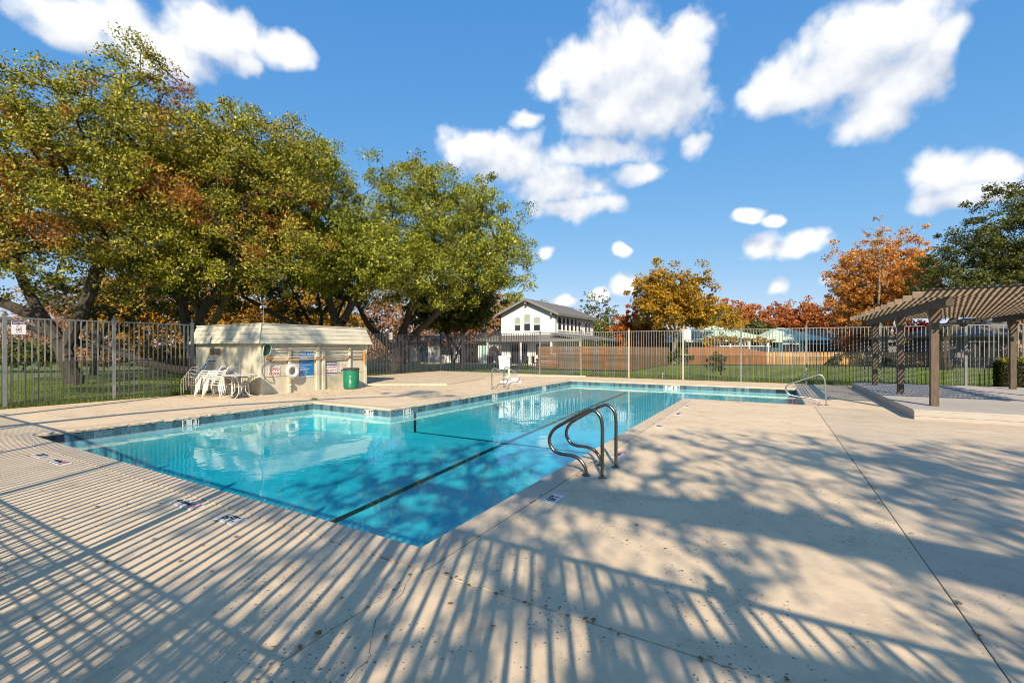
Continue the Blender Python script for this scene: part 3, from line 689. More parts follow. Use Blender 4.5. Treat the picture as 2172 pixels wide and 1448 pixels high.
# ------------------------------------------------------------------ stacked chairs and table
def plastic_chair():
    t = thing('plastic_chair', '', 'chair', group='white plastic chairs in stacks by the pool house')
    # seat with shallow dish; forward = -x
    vs = []; fs = []; n = 6
    for i in range(n + 1):
        for j in range(n + 1):
            x = -.23 + .44 * i / n; y = -.22 + .44 * j / n; dz = .025 * ((2 * j / n - 1) ** 2) + (.015 if i == 0 else 0) - .02 * i / n
            vs.append((x, y * (1 - .1 * i / n), .41 + dz))
    b = len(vs); vs += [(x, y, z - .022) for x, y, z in vs]
    for i in range(n):
        for j in range(n):
            q = i * (n + 1) + j; fs += [(q, q + n + 1, q + n + 2, q + 1), (b + q, b + q + 1, b + q + n + 2, b + q + n + 1)]
    rim = [i for i in range(n + 1)] + [i * (n + 1) + n for i in range(1, n + 1)] + [n * (n + 1) + j for j in range(n - 1, -1, -1)] + [i * (n + 1) for i in range(n - 1, 0, -1)]
    for a_, b_ in zip(rim, rim[1:] + rim[:1]): fs.append((a_, b_, b + b_, b + a_))
    MB().add(vs, fs).obj('seat', M['plastic'], t, smooth=True)
    bk = MB(); top = []
    for j in range(9):
        f = j / 8 * 2 - 1; top.append((.36 + .03 * (1 - f * f), .225 * f, .80 - .07 * f * f))
    bk.tube([(.20, -.20, .42), (.29, -.225, .62)] + top + [(.29, .225, .62), (.20, .20, .42)], .020, 6)
    for j in range(-3, 4): bk.tube([(.205, .055 * j, .41), (.28, .06 * j, .6), (.375, .058 * j, .785 - .05 * (j / 3) ** 2)], .013, 4)
    for zz, xx in ((.52, .245), (.66, .31)): bk.tube([(xx, -.215, zz), (xx + .02, 0, zz), (xx, .215, zz)], .014, 4)
    bk.obj('backrest', M['plastic'], t, smooth=True)
    for sy in (-1, 1):
        MB().tube([(-.25, sy * .265, .40), (-.24, sy * .275, .58), (-.18, sy * .275, .625), (.05, sy * .275, .62), (.29, sy * .235, .62)], [.02, .02, .024, .024, .02], 6).obj('armrest', M['plastic'], t, smooth=True)
        MB().tube([(-.28, sy * .275, 0), (-.25, sy * .262, .24), (-.235, sy * .245, .43)], [.018, .024, .032], 6).obj('leg', M['plastic'], t)
        MB().tube([(.27, sy * .235, 0), (.22, sy * .215, .24), (.19, sy * .195, .43)], [.018, .024, .032], 6).obj('leg', M['plastic'], t)
    return t
def strap_chair():
    t = thing('strap_chair', '', 'chair', group='strap patio chairs stacked at the fence')
    for sy in (-1, 1):
        MB().tube([(-.24, sy * .28, 0), (-.25, sy * .28, .40), (-.22, sy * .28, .56), (-.14, sy * .28, .64), (0, sy * .28, .66), (.22, sy * .28, .60)], .0135, 6).obj('arm_frame', M['alu'], t, smooth=True)
        MB().tube([(.26, sy * .26, 0), (.20, sy * .27, .36), (.24, sy * .25, .55), (.34, sy * .25, .88)], .0135, 6).obj('leg', M['alu'], t, smooth=True)
    MB().tube([(.34, -.25, .88), (.36, -.2, .92), (.36, .2, .92), (.34, .25, .88)], .0135, 6).obj('back_frame', M['alu'], t, smooth=True)
    for k in range(7): MB().box(-.22 + .063 * k, -.172 + .063 * k, -.265, .265, .385 - .006 * k, .391 - .006 * k).obj('seat_strap', M['strap'], t)
    for k in range(6):
        x = .215 + .022 * k; zz = .46 + .072 * k
        MB().box(x, x + .006, -.25, .25, zz, zz + .05).obj('back_strap', M['bluestrap' if k == 5 else 'strap'], t)
    return t
pc = plastic_chair(); stc = strap_chair(); first = {id(pc): True, id(stc): True}
def place(proto, st_, z, rz, label):
    o = proto if first.pop(id(proto), False) else copy_tree(proto)
    p = W(*st_, z); o.location = p; o.rotation_euler = (0, 0, rz); o['label'] = label
names = ['lowest', 'second from the bottom', 'third from the bottom', 'topmost']
for k in range(4): place(stc, (-14.55 + .075 * k, 5.1 + .04 * k), .105 * k, R(6), f'aluminium strap chair, {names[k]} of the stack at the fence')
for k in range(4): place(pc, (-13.95 + .055 * k, 5.25 + .02 * k), .075 * k, R(8), f'white plastic chair, {names[k]} of the middle stack')
for k in range(4): place(pc, (-13.38 + .055 * k, 5.22 + .02 * k), .075 * k, R(2), f'white plastic chair, {names[k]} of the right stack')
place(pc, (-12.95, 5.62), 0, R(150), 'single white plastic chair behind the round table')
tb = thing('patio_table', 'round white patio table with bent wire legs', 'table', W(-12.5, 5.5), ROT)
MB().lathe([(.50, .722), (.525, .724), (.53, .738), (.51, .742), (.02, .742)], 36).obj('tabletop', M['plastic'], tb)
for k in range(4):
    q = R(45 + 90 * k); c_, s_ = math.cos(q), math.sin(q)
    MB().tube([(.50 * c_, .50 * s_, .70), (.30 * c_, .30 * s_, .62), (.16 * c_, .16 * s_, .45), (.15 * c_, .15 * s_, .22), (.24 * c_, .24 * s_, .09), (.50 * c_, .50 * s_, .015)], .012, 6).obj('leg', M['plastic'], tb, smooth=True)
MB().tube([(.15 * math.cos(q), .15 * math.sin(q), .36) for q in np.linspace(0, 2 * math.pi, 17)[:-1]], .008, 5, closed=True).obj('leg_ring', M['plastic'], tb)
ub = thing('umbrella_stand', 'dark round umbrella base with bare pole through the table', 'stand', W(-12.5, 5.5), ROT)
MB().lathe([(.26, 0), (.26, .02), (.20, .05), (.06, .075), (.04, .12)], 24).obj('base', M['rubber'], ub)
MB().tube([(0, 0, .10), (0, 0, 1.28)], .02, 8).obj('pole', M['fascia'], ub)
ub2 = thing('thin_stand', 'thin rusty rod standing against the pool house corner', 'rod', W(-12.95, 6.1), ROT)
MB().tube([(0, 0, 0), (0, .02, .92)], .012, 6).obj('rod', M['barkl'], ub2)
MB().tube([(-.14, 0, .01), (0, 0, .10), (.14, 0, .01)], .012, 5).tube([(0, -.14, .01), (0, 0, .10), (0, .08, .01)], .012, 5).obj('foot', M['barkl'], ub2)

# ------------------------------------------------------------------ pool rails and lift
def smooth_path(pts, n=4):
    P = [Vector(p) for p in pts]; out = []
    for i in range(len(P) - 1):
        p0, p1, p2, p3 = P[max(i - 1, 0)], P[i], P[i + 1], P[min(i + 2, len(P) - 1)]
        for k in range(n):
            t = k / n; out.append(.5 * ((2 * p1) + (p2 - p0) * t + (2 * p0 - 5 * p1 + 4 * p2 - p3) * t * t + (3 * p1 - p0 - 3 * p2 + p3) * t ** 3))
    out.append(P[-1]); return out
RA = [(.61, 0), (.61, .35), (.61, .62), (.585, .75), (.51, .82), (.42, .815), (.29, .75), (.10, .635), (-.03, .55), (-.10, .45), (-.105, .35), (-.04, .26), (.06, .23), (.2, .225), (.31, .19), (.385, .10), (.40, 0)]
def rail(label, s0, t, pts, m, sgn=1, r=.023, escut=((.61, 0), (.40, 0))):
    th = thing('grab_rail', label, 'handrail', W(s0, t), ROT, 'tubular pool handrails')
    MB().tube(smooth_path([(sgn * a, 0, z) for a, z in pts], 5), r, 12).obj('tube', m, th, smooth=True)
    for x, _ in escut: MB().lathe([(.055, .002), (.055, .01), (.04, .022), (.026, .026)], 18, (sgn * x, 0, 0)).obj('flange', m, th)
rail('bronze grab rail at the near pool edge, closer to the camera', 0, 2.63, RA, M['bronze'])
rail('bronze grab rail at the near pool edge, the further twin', 0, 3.19, RA, M['bronze'])
rail('steel grab rail before the pool lift, left of the pair', -6.38, 12.0, RA, M['steel'], -1)
rail('steel grab rail before the pool lift, right of the pair', -6.38, 12.9, RA, M['steel'], -1)
RD = [(.48, 0), (.46, .4), (.445, .66), (.42, .77), (.36, .84), (.28, .855), (.2, .82), (-.1, .69), (-.37, .575), (-.46, .51), (-.49, .42), (-.46, .32), (-.37, .25), (-.2, .215), (.11, .18), (.25, .14), (.31, .07), (.32, 0)]
rail('single steel stair rail by the shallow bay, near the pergola', 3.25, 12.5, RD, M['steel'], 1, .021, ((.48, 0), (.32, 0)))
lf = thing('pool_lift', 'white covered pool lift standing on the far left deck', 'pool lift', W(-8.15, 15.3), ROT)
MB().bev(-.36, .52, -.25, .25, 0, .10, .03).bev(.18, .50, -.2, .2, .10, .24, .04).obj('base', M['white'], lf)
MB().tube([(0, 0, .1), (0, 0, 1.15)], .04, 12).obj('mast', M['white'], lf, smooth=True)
cv = MB().bev(-.22, .22, -.06, .06, 0, .64, .03).obj('cover', M['plastic'], lf, (-.24, -.05, .62), (0, R(-5), R(20)))
MB().bev(-.10, .07, -.09, .09, 1.14, 1.30, .02).obj('mast_head', M['plastic'], lf)
MB().tube([(-.06, .0, 1.1), (-.08, 0, .68)], .03, 8).obj('actuator', M['alu'], lf)

# ------------------------------------------------------------------ pergola on its plank platform
PB = (5.19, 10.55)
pf = thing('deck_platform', 'low grey plank platform under the pergola', 'platform', W(*PB), ROT)
PX, PY, PZ = 8.6, 9.3, .22
MB().box(.02, PX, .02, PY, -.02, PZ - .03).obj('core', M['dark'], pf)
npk = 66; pw = PY / npk
pmesh = MB().bev(-.015, PX, .003, pw - .003, PZ - .028, PZ, .003).mesh('plank', M['plank'])
for k in range(npk): link('plank', pmesh, pf, (0, k * pw, 0))
for z0, z1 in ((0, .075), (.08, PZ - .03)):
    MB().bev(0, PX, -.0, .018, z0, z1, .003).obj('skirt_board', M['plank'], pf)
    MB().bev(0, .018, .02, PY, z0, z1, .003).obj('skirt_board', M['plank'], pf)
pg = thing('pergola', 'weathered timber pergola with slatted roof at the right', 'pergola', W(5.77, 11.6, PZ), ROT)
BZ = 2.52 - PZ; k_ = .075
for x in (0, 3.65):
    for y in (0, 3.3, 7.2):
        po = MB().bev(x - k_, x + k_, y - k_, y + k_, 0, BZ, .006).obj('post', M['wood'], pg)
        for sx in (-1, 1):
            MB().add([(x + sx * (k_ - .012), y - k_ + .01, BZ - .42), (x + sx * (k_ + .05), y - k_ + .01, BZ - .02), (x + sx * (k_ - .012), y - k_ + .01, BZ - .02), (x + sx * (k_ - .012), y + k_ - .01, BZ - .42), (x + sx * (k_ + .05), y + k_ - .01, BZ - .02), (x + sx * (k_ - .012), y + k_ - .01, BZ - .02)],
                     [(0, 1, 2), (5, 4, 3), (0, 3, 4, 1), (1, 4, 5, 2), (2, 5, 3, 0)]).obj('bracket', M['wood'], po)
    MB().bev(x - .07, x + .07, -1.1, 8.6, BZ, BZ + .20, .008).obj('beam', M['slat'], pg)
for k in range(12):
    y = -1.06 + .86 * k
    MB().bev(-.62, 4.3, y - .022, y + .022, BZ + .2, BZ + .34, .005).obj('rafter', M['woodh'], pg)
sm = MB().box(-.018, .018, -1.40, 8.55, 0, .028).mesh('slat', M['slat'])
for k in range(43): link('slat', sm, pg, (-.34 + .108 * k, random.uniform(-.02, .02), BZ + .341))
fn = None
for i, (x, y, lab) in enumerate(((1.9, 5.2, 'dark ceiling fan under the pergola, nearer'), (1.7, 7.4, 'dark ceiling fan under the pergola, further'))):
    fn = thing('ceiling_fan', lab, 'fan', W(5.77 + x, 11.6 + y, 2.35), ROT, 'fans under the pergola')
    MB().tube([(0, 0, .52), (0, 0, .1)], .015, 6).obj('rod', M['rubber'], fn)
    MB().lathe([(.02, .12), (.10, .10), (.12, .02), (.09, -.04), (.05, -.07)], 14).obj('motor', M['rubber'], fn)
    for q in range(5):
        MB().bev(.12, .62, -.065, .065, .03, .042, .004).obj('blade', M['rubber'], fn, None, (R(8), 0, R(72 * q + 20)))

# ------------------------------------------------------------------ the white house
HS = W(-16.3, 38.4)
hs = thing('white_house', 'two storey white brick house with grey gable roof', 'house', HS, ROT)
HW, HL = 6.37, 10.9
MB().box(-HW, 0, 0, HL, -.05, 5.15).obj('wall', M['brickwhite'], hs)
RZ = 6.55
MB().add([(-HW, .0, 5.15), (0, .0, 5.15), (-HW / 2, .0, RZ), (-HW, HL, 5.15), (0, HL, 5.15), (-HW / 2, HL, RZ)], [(0, 1, 2), (5, 4, 3), (0, 2, 5, 3), (1, 4, 5, 2)]).obj('gable', M['brickwhite'], hs)
def slope(x0, z0, x1, z1, y0, y1, th, m, name, par):
    return MB().add([(x0, y0, z0), (x1, y0, z1), (x1, y1, z1), (x0, y1, z0), (x0, y0, z0 + th), (x1, y0, z1 + th), (x1, y1, z1 + th), (x0, y1, z0 + th)],
                    [(3, 2, 1, 0), (4, 5, 6, 7), (0, 1, 5, 4), (1, 2, 6, 5), (2, 3, 7, 6), (3, 0, 4, 7)]).obj(name, m, par)
sl_ = (RZ - 5.15) / (HW / 2); ov = .55
rf = slope(.0 + ov, 5.15 - sl_ * ov, -HW / 2, RZ, -.6, HL + .5, .14, M['roof'], 'roof', hs)
slope(-HW - ov, 5.15 - sl_ * ov, -HW / 2, RZ, -.6, HL + .5, .14, M['roof'], 'roof', hs)
for a in (0 + ov, -HW - ov): slope(a, 5.15 - sl_ * ov - .1, -HW / 2, RZ - .1, -.64, -.60, .26, M['fascia'], 'barge_board', hs)
MB().box(.5, .62, -.6, HL + .5, 4.82, 4.96).obj('gutter', M['fascia'], hs)
for x, z in ((-HW / 2, RZ - .45), (-.25, 4.9)): MB().box(x - .08, x + .08, -.58, .0, z, z + .22).obj('bracket', M['fascia'], hs)
MB().tube([(.1, -.05, 4.9), (.04, -.05, 4.6), (.04, -.05, 2.4)], .05, 6).obj('downpipe', M['fascia'], hs)
def window(par, x0, x1, z0, z1, axis, off, blind=.55, arch=.1):
    """arched sash window in the wall plane; axis 0: plane y=off facing -y, axis 1: plane x=off facing +x"""
    def pt(u, d, z): return (u, off - d, z) if axis == 0 else (off + d, u, z)
    top = [(x0 + (x1 - x0) * k / 6, z1 - arch * (2 * k / 6 - 1) ** 2) for k in range(7)]
    out = [(x1, z0), *top[::-1], (x0, z0)]
    n = len(out); cx = (x0 + x1) / 2; cz = (z0 + z1) / 2
    inn = [(cx + (u - cx) * (1 - .12 / (x1 - x0)), cz + (z - cz) * (1 - .12 / (z1 - z0))) for u, z in out]
    mb = MB(); vs = [pt(u, .03, z) for u, z in out] + [pt(u, .03, z) for u, z in inn] + [pt(u, -.02, z) for u, z in out] + [pt(u, .006, z) for u, z in inn]
    fs = []
    for i in range(n):
        j = (i + 1) % n; fs += [(i, j, n + j, n + i), (n + i, n + j, 3 * n + j, 3 * n + i), (i, 2 * n + i, 2 * n + j, j)]
    wn = mb.add(vs, fs).obj('window', M['frame'], par)
    MB().add([pt(u, .008, z) for u, z in inn], [tuple(range(n))]).obj('pane', M['glass'], wn)
    if blind:
        zb = z1 - (z1 - z0) * blind; pts = [(inn[0][0], zb)] + inn[1:-1] + [(inn[-1][0], zb)]
        MB().add([pt(u, .012, z) for u, z in pts], [tuple(range(len(pts)))]).obj('blind', M['blind'], wn)
    zm = z0 + (z1 - z0) * .47
    MB().add([pt(x0 + .04, .024, zm), pt(x1 - .04, .024, zm), pt(x1 - .04, .024, zm + .06), pt(x0 + .04, .024, zm + .06)], [(0, 1, 2, 3)]).obj('sash_bar', M['frame'], wn)
    d0 = pt(x0 - .05, 0, z0 - .07); d1 = pt(x1 + .05, .07, z0)
    MB().box(min(d0[0], d1[0]), max(d0[0], d1[0]), min(d0[1], d1[1]), max(d0[1], d1[1]), z0 - .07, z0 - .001).obj('sill', M['frame'], wn)
for x0, x1, z0, z1 in ((-4.75, -3.95, 3.33, 4.83), (-3.62, -2.82, 3.33, 5.15), (-2.49, -1.68, 3.32, 4.83)): window(hs, x0, x1, z0, z1, 0, 0, .58)
for y0, y1 in ((.5, 1.37), (1.62, 2.34), (2.66, 3.41), (3.74, 4.52), (4.86, 5.58), (5.94, 6.69), (7.96, 8.74), (9.07, 9.77)): window(hs, y0, y1, 3.38, 4.8, 1, 0, .0)
# ground-floor porch roof and wing
slope(.1, 2.95, 3.4, 2.38, -1.5, HL + .6, .12, M['roof'], 'porch_roof', hs)
MB().add([(-HW - 1, -1.5, 2.45), (3.4, -1.5, 2.45), (.1, -.01, 2.95), (-HW - 1, -.01, 2.95), (-HW - 1, -1.5, 2.33), (3.4, -1.5, 2.33)], [(0, 1, 2, 3), (4, 5, 1, 0)]).obj('porch_roof', M['roof'], hs)
MB().box(-HW - 1, 3.4, -1.56, -1.51, 2.24, 2.47).obj('porch_fascia', M['fascia'], hs)
for x in (-HW - .8, -3.2, .2, 3.2): MB().bev(x - .09, x + .09, -1.48, -1.32, 0, 2.3, .01).obj('porch_post', M['white'], hs)
MB().box(-5.2, -3.2, -.03, -.004, 0, 2.1).obj('patio_door', M['glass'], hs)
MB().box(-2.2, -.6, -.03, -.004, .9, 2.0).obj('lower_window', M['glass'], hs)
wg = thing('garden_wing', 'low white house wing with grey roof behind the oak', 'house', W(-24.4, 38.4), ROT)
MB().box(-15, 0, 0, 7, -.05, 2.55).obj('wall', M['brickwhite'], wg)
MB().add([(-15.6, -.7, 2.35), (.3, -.7, 2.35), (.3, 7.7, 2.35), (-15.6, 7.7, 2.35), (-12, 3.5, 4.2), (-2.5, 3.5, 4.2)], [(0, 1, 5, 4), (1, 2, 5), (2, 3, 4, 5), (3, 0, 4), (3, 2, 1, 0)]).obj('roof', M['roof'], wg)
for x0, x1, z0, z1, m in ((-13.4, -11.8, .9, 2.1, 'glass'), (-9.6, -8.4, 0, 2.1, 'teal'), (-6.4, -4.6, .8, 2.1, 'glass'), (-3.2, -1.2, 0, 2.1, 'glass'), (-.8, -.2, 0, 2.2, 'mint')):
    d = MB().box(x0, x1, -.03, -.004, z0, z1).obj('window' if z0 else 'door', M[m], wg)
    MB().box(x0 - .07, x0, -.045, -.003, z0, z1).box(x1, x1 + .07, -.045, -.003, z0, z1).box(x0 - .07, x1 + .07, -.045, -.003, z1, z1 + .07).obj('frame', M['frame'], d)
for i, (x, y, lab) in enumerate(((4.6, 33.6, 'brown patio table before the white house'),)):
    pt_ = thing('garden_table', lab, 'table', (2.8, 36.2, 0), .3)
    MB().bev(-.8, .8, -.45, .45, .70, .75, .02).obj('tabletop', M['brownfence'], pt_)
    for sx in (-.7, .7):
        for sy in (-.35, .35): MB().box(sx - .04, sx + .04, sy - .04, sy + .04, 0, .70).obj('leg', M['brownfence'], pt_)
gc = None
for i, (x, y, rz, lab) in enumerate(((-1.6, 35.2, .5, 'dark garden chair on the patio, left of the pool lift'), (.9, 34.8, -.4, 'dark garden chair on the patio, right of the pool lift'), (1.9, 35.3, 1.2, 'dark garden chair beside the brown patio table'))):
    g = thing('garden_chair', lab, 'chair', (x, y, 0), rz, 'garden chairs on the far patio')
    MB().bev(-.28, .28, -.28, .28, .38, .46, .02).obj('seat', M['rubber'], g); MB().bev(-.28, .28, .24, .32, .46, .98, .02).obj('backrest', M['rubber'], g)
    for sx in (-.25, .25):
        for sy in (-.25, .25): MB().box(sx - .025, sx + .025, sy - .025, sy + .025, 0, .38).obj('leg', M['rubber'], g)
        MB().box(sx - .03, sx + .03, -.28, .3, .62, .66).obj('armrest', M['rubber'], g)
struct(MB().box(-7, 9.0, 0, 3.2, -.1, -.02).obj('far_patio', M['slab'], None, W(-24, 35.0), (0, 0, ROT)))

# ------------------------------------------------------------------ timber fences beyond the lawn
def board_fence_h(label, a, b, h, m, nseg):
    a, b = Vector(a), Vector(b); d = b - a; L = d.length
    f = thing('board_fence', label, 'fence', (a.x, a.y, 0), math.atan2(d.y, d.x)); n = 12; bh = h / n
    for q in range(nseg):
        x0, x1 = L * q / nseg, L * (q + 1) / nseg
        me = MB().box(x0 + .01, x1 - .01, -.012, .012, .008, bh - .008).mesh('board', m)
        for k in range(n): link('board', me, f, (0, random.uniform(-.006, .006), k * bh + .04))
    for q in range(nseg + 1): MB().box(L * q / nseg - .05, L * q / nseg + .05, .02, .12, 0, h + .06).obj('post', m, f)
def board_fence_v(label, a, b, h, m, bw=.15, curve=None, gap=.006):
    a, b = Vector(a), Vector(b); d = b - a; L = d.length; n = int(L / bw)
    f = thing('board_fence', label, 'fence', (a.x, a.y, 0), math.atan2(d.y, d.x))
    cache = {}
    for k in range(n):
        hh = round(h if curve is None else curve(k / n), 2)
        if hh not in cache: cache[hh] = MB().add([(gap / 2, -.01, 0), (bw - gap / 2, -.01, 0), (bw - gap / 2, -.01, hh - .03), (bw - .035, -.01, hh), (.035, -.01, hh), (gap / 2, -.01, hh - .03), (gap / 2, .01, 0), (bw - gap / 2, .01, 0), (bw - gap / 2, .01, hh - .03), (bw - .035, .01, hh), (.035, .01, hh), (gap / 2, .01, hh - .03)],
                                                  [(0, 1, 2, 3, 4, 5), (11, 10, 9, 8, 7, 6)] + [(i, i + 6, (i + 1) % 6 + 6, (i + 1) % 6) for i in range(6)]).mesh('board', m)
        link('board', cache[hh], f, (k * L / n, random.uniform(-.008, .008), 0))
    hm = h if curve is None else min(curve(0), curve(1))
    MB().box(0, L, .012, .05, .25, .34).box(0, L, .012, .05, hm - .4, hm - .31).obj('back_rail', m, f)
bc = (8.1, 31.2)
board_fence_h('brown horizontal board fence in front of the white house', (2.0, 34.7), bc, 1.68, M['brownfence'], 4)
board_fence_v('brown upright board fence running back from the white house', bc, (15.9, 45.6), 1.68, M['brownfence'], .16)
board_fence_v('orange stained cedar fence stepping down before the mint roof', (17.2, 44.2), (24.4, 43.4), 1.7, M['orangefence'], .17, lambda f: 1.70 if f < .62 else 1.70 - .5 * ((f - .62) / .38) ** 1.2)
board_fence_v('long pale cedar picket fence behind the far lawn', (24.45, 43.38), (46, 41.2), 1.22, M['cedar'], .16, gap=.03)

# ------------------------------------------------------------------ the mint-roofed house and its neighbours
gh = thing('mint_roof_house', 'low teal house with pale mint hip roof', 'house', (24.5, 51, 0), R(2))
MB().box(-6.2, 12.5, 0, 7, -.05, 2.5).obj('wall', M['teal'], gh)
def hip(x0, x1, y0, y1, z, zr, m, name, par, inset):
    MB().add([(x0, y0, z), (x1, y0, z), (x1, y1, z), (x0, y1, z), (x0 + inset, (y0 + y1) / 2, zr), (x1 - inset, (y0 + y1) / 2, zr), (x0, y0, z - .14), (x1, y0, z - .14), (x1, y1, z - .14), (x0, y1, z - .14)],
             [(0, 1, 5, 4), (1, 2, 5), (2, 3, 4, 5), (3, 0, 4), (6, 7, 1, 0), (7, 8, 2, 1), (8, 9, 3, 2), (9, 6, 0, 3), (9, 8, 7, 6)]).obj(name, m, par)
hip(-6.9, 5.6, -1.0, 8, 2.40, 4.35, M['mintroof'], 'roof', gh, 5.8)
hip(4.4, 13.2, .6, 8.3, 2.42, 4.1, M['mintroof'], 'roof', gh, 4)
for k in range(15):
    x = -6.5 + k * .8; f = 1 - abs(x + .65) / 6.25
    if f > .05: MB().tube([(x, -1.0, 2.43), (-.65 + (x + .65) * (1 - f * .0) * 1, -1.0 + 4.5 * f, 2.43 + 1.95 * f)], .03, 4).obj('roof_seam', M['mintroof'], gh)
for x0, x1, m in ((-5, -3.6, 'glass'), (.6, 2.4, 'glass'), (3.2, 4.8, 'glass'), (6.2, 8, 'glass'), (9, 11.4, 'glass')):
    wn = MB().box(x0, x1, -.03, -.004, .9, 2.05).obj('window', M[m], gh); MB().box(x0 - .08, x1 + .08, -.05, -.003, 2.05, 2.14).box(x0 - .08, x1 + .08, -.05, -.003, .81, .9).obj('frame', M['frame'], wn)
ar = thing('white_arbor', 'white lattice arbor draped with vines before the mint roof', 'arbor', (21.0, 47.6, 0), R(0))
for x in (0, 2, 4, 6): MB().box(x - .05, x + .05, -.05, .05, 0, 2.3).obj('post', M['white'], ar)
MB().box(-.3, 6.3, -.04, .04, 2.3, 2.42).box(-.3, 6.3, -.04, .04, 1.75, 1.83).obj('rail', M['white'], ar)
for k in range(22): MB().box(-.2 + .29 * k, -.15 + .29 * k, -.02, .02, 1.84, 2.29).obj('lattice_bar', M['white'], ar)
ch = thing('brick_house', 'grey house with tan chimney behind the red-brown trees', 'house', (42, 55, 0), 0)
MB().box(-7, 8, 0, 7, -.05, 2.5).obj('wall', M['stonewall'], ch); hip(-7.6, 8.6, -.7, 7.7, 2.4, 4.0, M['roof'], 'roof', ch, 4)
MB().bev(-1.3, -.1, -1.2, -.72, 0, 4.7, .02).obj('chimney', M['brick'], ch)
rh = thing('dark_house', 'dark brick house partly hidden behind the clipped hedge', 'house', (45, 38, 0), R(-12))
MB().box(-7, 14, 0, 7, -.05, 2.7).obj('wall', M['stonewall'], rh); hip(-7.6, 14.6, -.7, 7.7, 2.6, 4.4, M['roof'], 'roof', rh, 4)
for x0, x1 in ((-5.5, -3.6), (-1, 1.6), (4, 6)):
    wn = MB().box(x0, x1, -.03, -.004, .8, 2.1).obj('window', M['glass'], rh); MB().box(x0 - .08, x1 + .08, -.05, -.003, 2.1, 2.2).obj('frame', M['frame'], wn)
MB().bev(-2.6, -1.5, -.5, -.02, 0, 3.9, .02).obj('chimney', M['brick'], rh)
sp = thing('sprinkler_post', 'short cream stub standing on the grass behind the far fence', 'post', W(-2.6, 21.75, -.03))
MB().lathe([(.05, 0), (.05, .20), (.07, .22), (.07, .30), (.04, .34)], 10).obj('stub', M['trim'], sp)

# ------------------------------------------------------------------ vegetation
def quads_mesh(name, V, m, nv=4):
    n = len(V) // nv; me = bpy.data.meshes.new(name)
    me.vertices.add(len(V)); me.vertices.foreach_set('co', np.asarray(V, dtype=np.float32).ravel())
    me.loops.add(n * nv); me.loops.foreach_set('vertex_index', np.arange(n * nv, dtype=np.int32))
    me.polygons.add(n); me.polygons.foreach_set('loop_start', np.arange(0, n * nv, nv, dtype=np.int32))
    me.update(calc_edges=True); me.materials.append(m); return me
def unit(n):
    v = rng.normal(size=(n, 3)); return v / np.linalg.norm(v, axis=1, keepdims=True)
def leaves(C, size, aspect=.55, up=.0, face=0.):
    n = len(C); u = unit(n); w_ = unit(n)
    nrm = unit(n); nrm[:, 2] += up; nrm[:, 1] -= face; nrm /= np.linalg.norm(nrm, axis=1, keepdims=True)
    u = u - nrm * (u * nrm).sum(1, keepdims=True); u /= np.linalg.norm(u, axis=1, keepdims=True) + 1e-9
    v = np.cross(nrm, u); s = (size * rng.uniform(.6, 1.3, n))[:, None]
    return np.stack([C - u * s, C + v * s * aspect - u * s * .1 + nrm * s * .15, C + u * s, C - v * s * aspect - u * s * .1 + nrm * s * .15], 1).reshape(-1, 3)
def tubes_np(P0, P1, R0, R1, n=5):
    D = P1 - P0; L = np.linalg.norm(D, axis=1, keepdims=True) + 1e-9; D = D / L
    A = np.where(np.abs(D[:, 2:3]) < .9, np.array([[0, 0, 1.]]), np.array([[1., 0, 0]]))
    U = np.cross(D, A); U /= np.linalg.norm(U, axis=1, keepdims=True); B = np.cross(D, U)
    k = np.arange(n) * 2 * np.pi / n; c = np.cos(k)[None, :, None]; s = np.sin(k)[None, :, None]
    ring = U[:, None] * c + B[:, None] * s
    a = P0[:, None] + ring * R0[:, None, None]; b = P1[:, None] + ring * R1[:, None, None]
    V = np.empty((len(P0), n, 4, 3)); V[:, :, 0] = a; V[:, :, 1] = np.roll(a, -1, 1); V[:, :, 2] = np.roll(b, -1, 1); V[:, :, 3] = b
    return V.reshape(-1, 3)
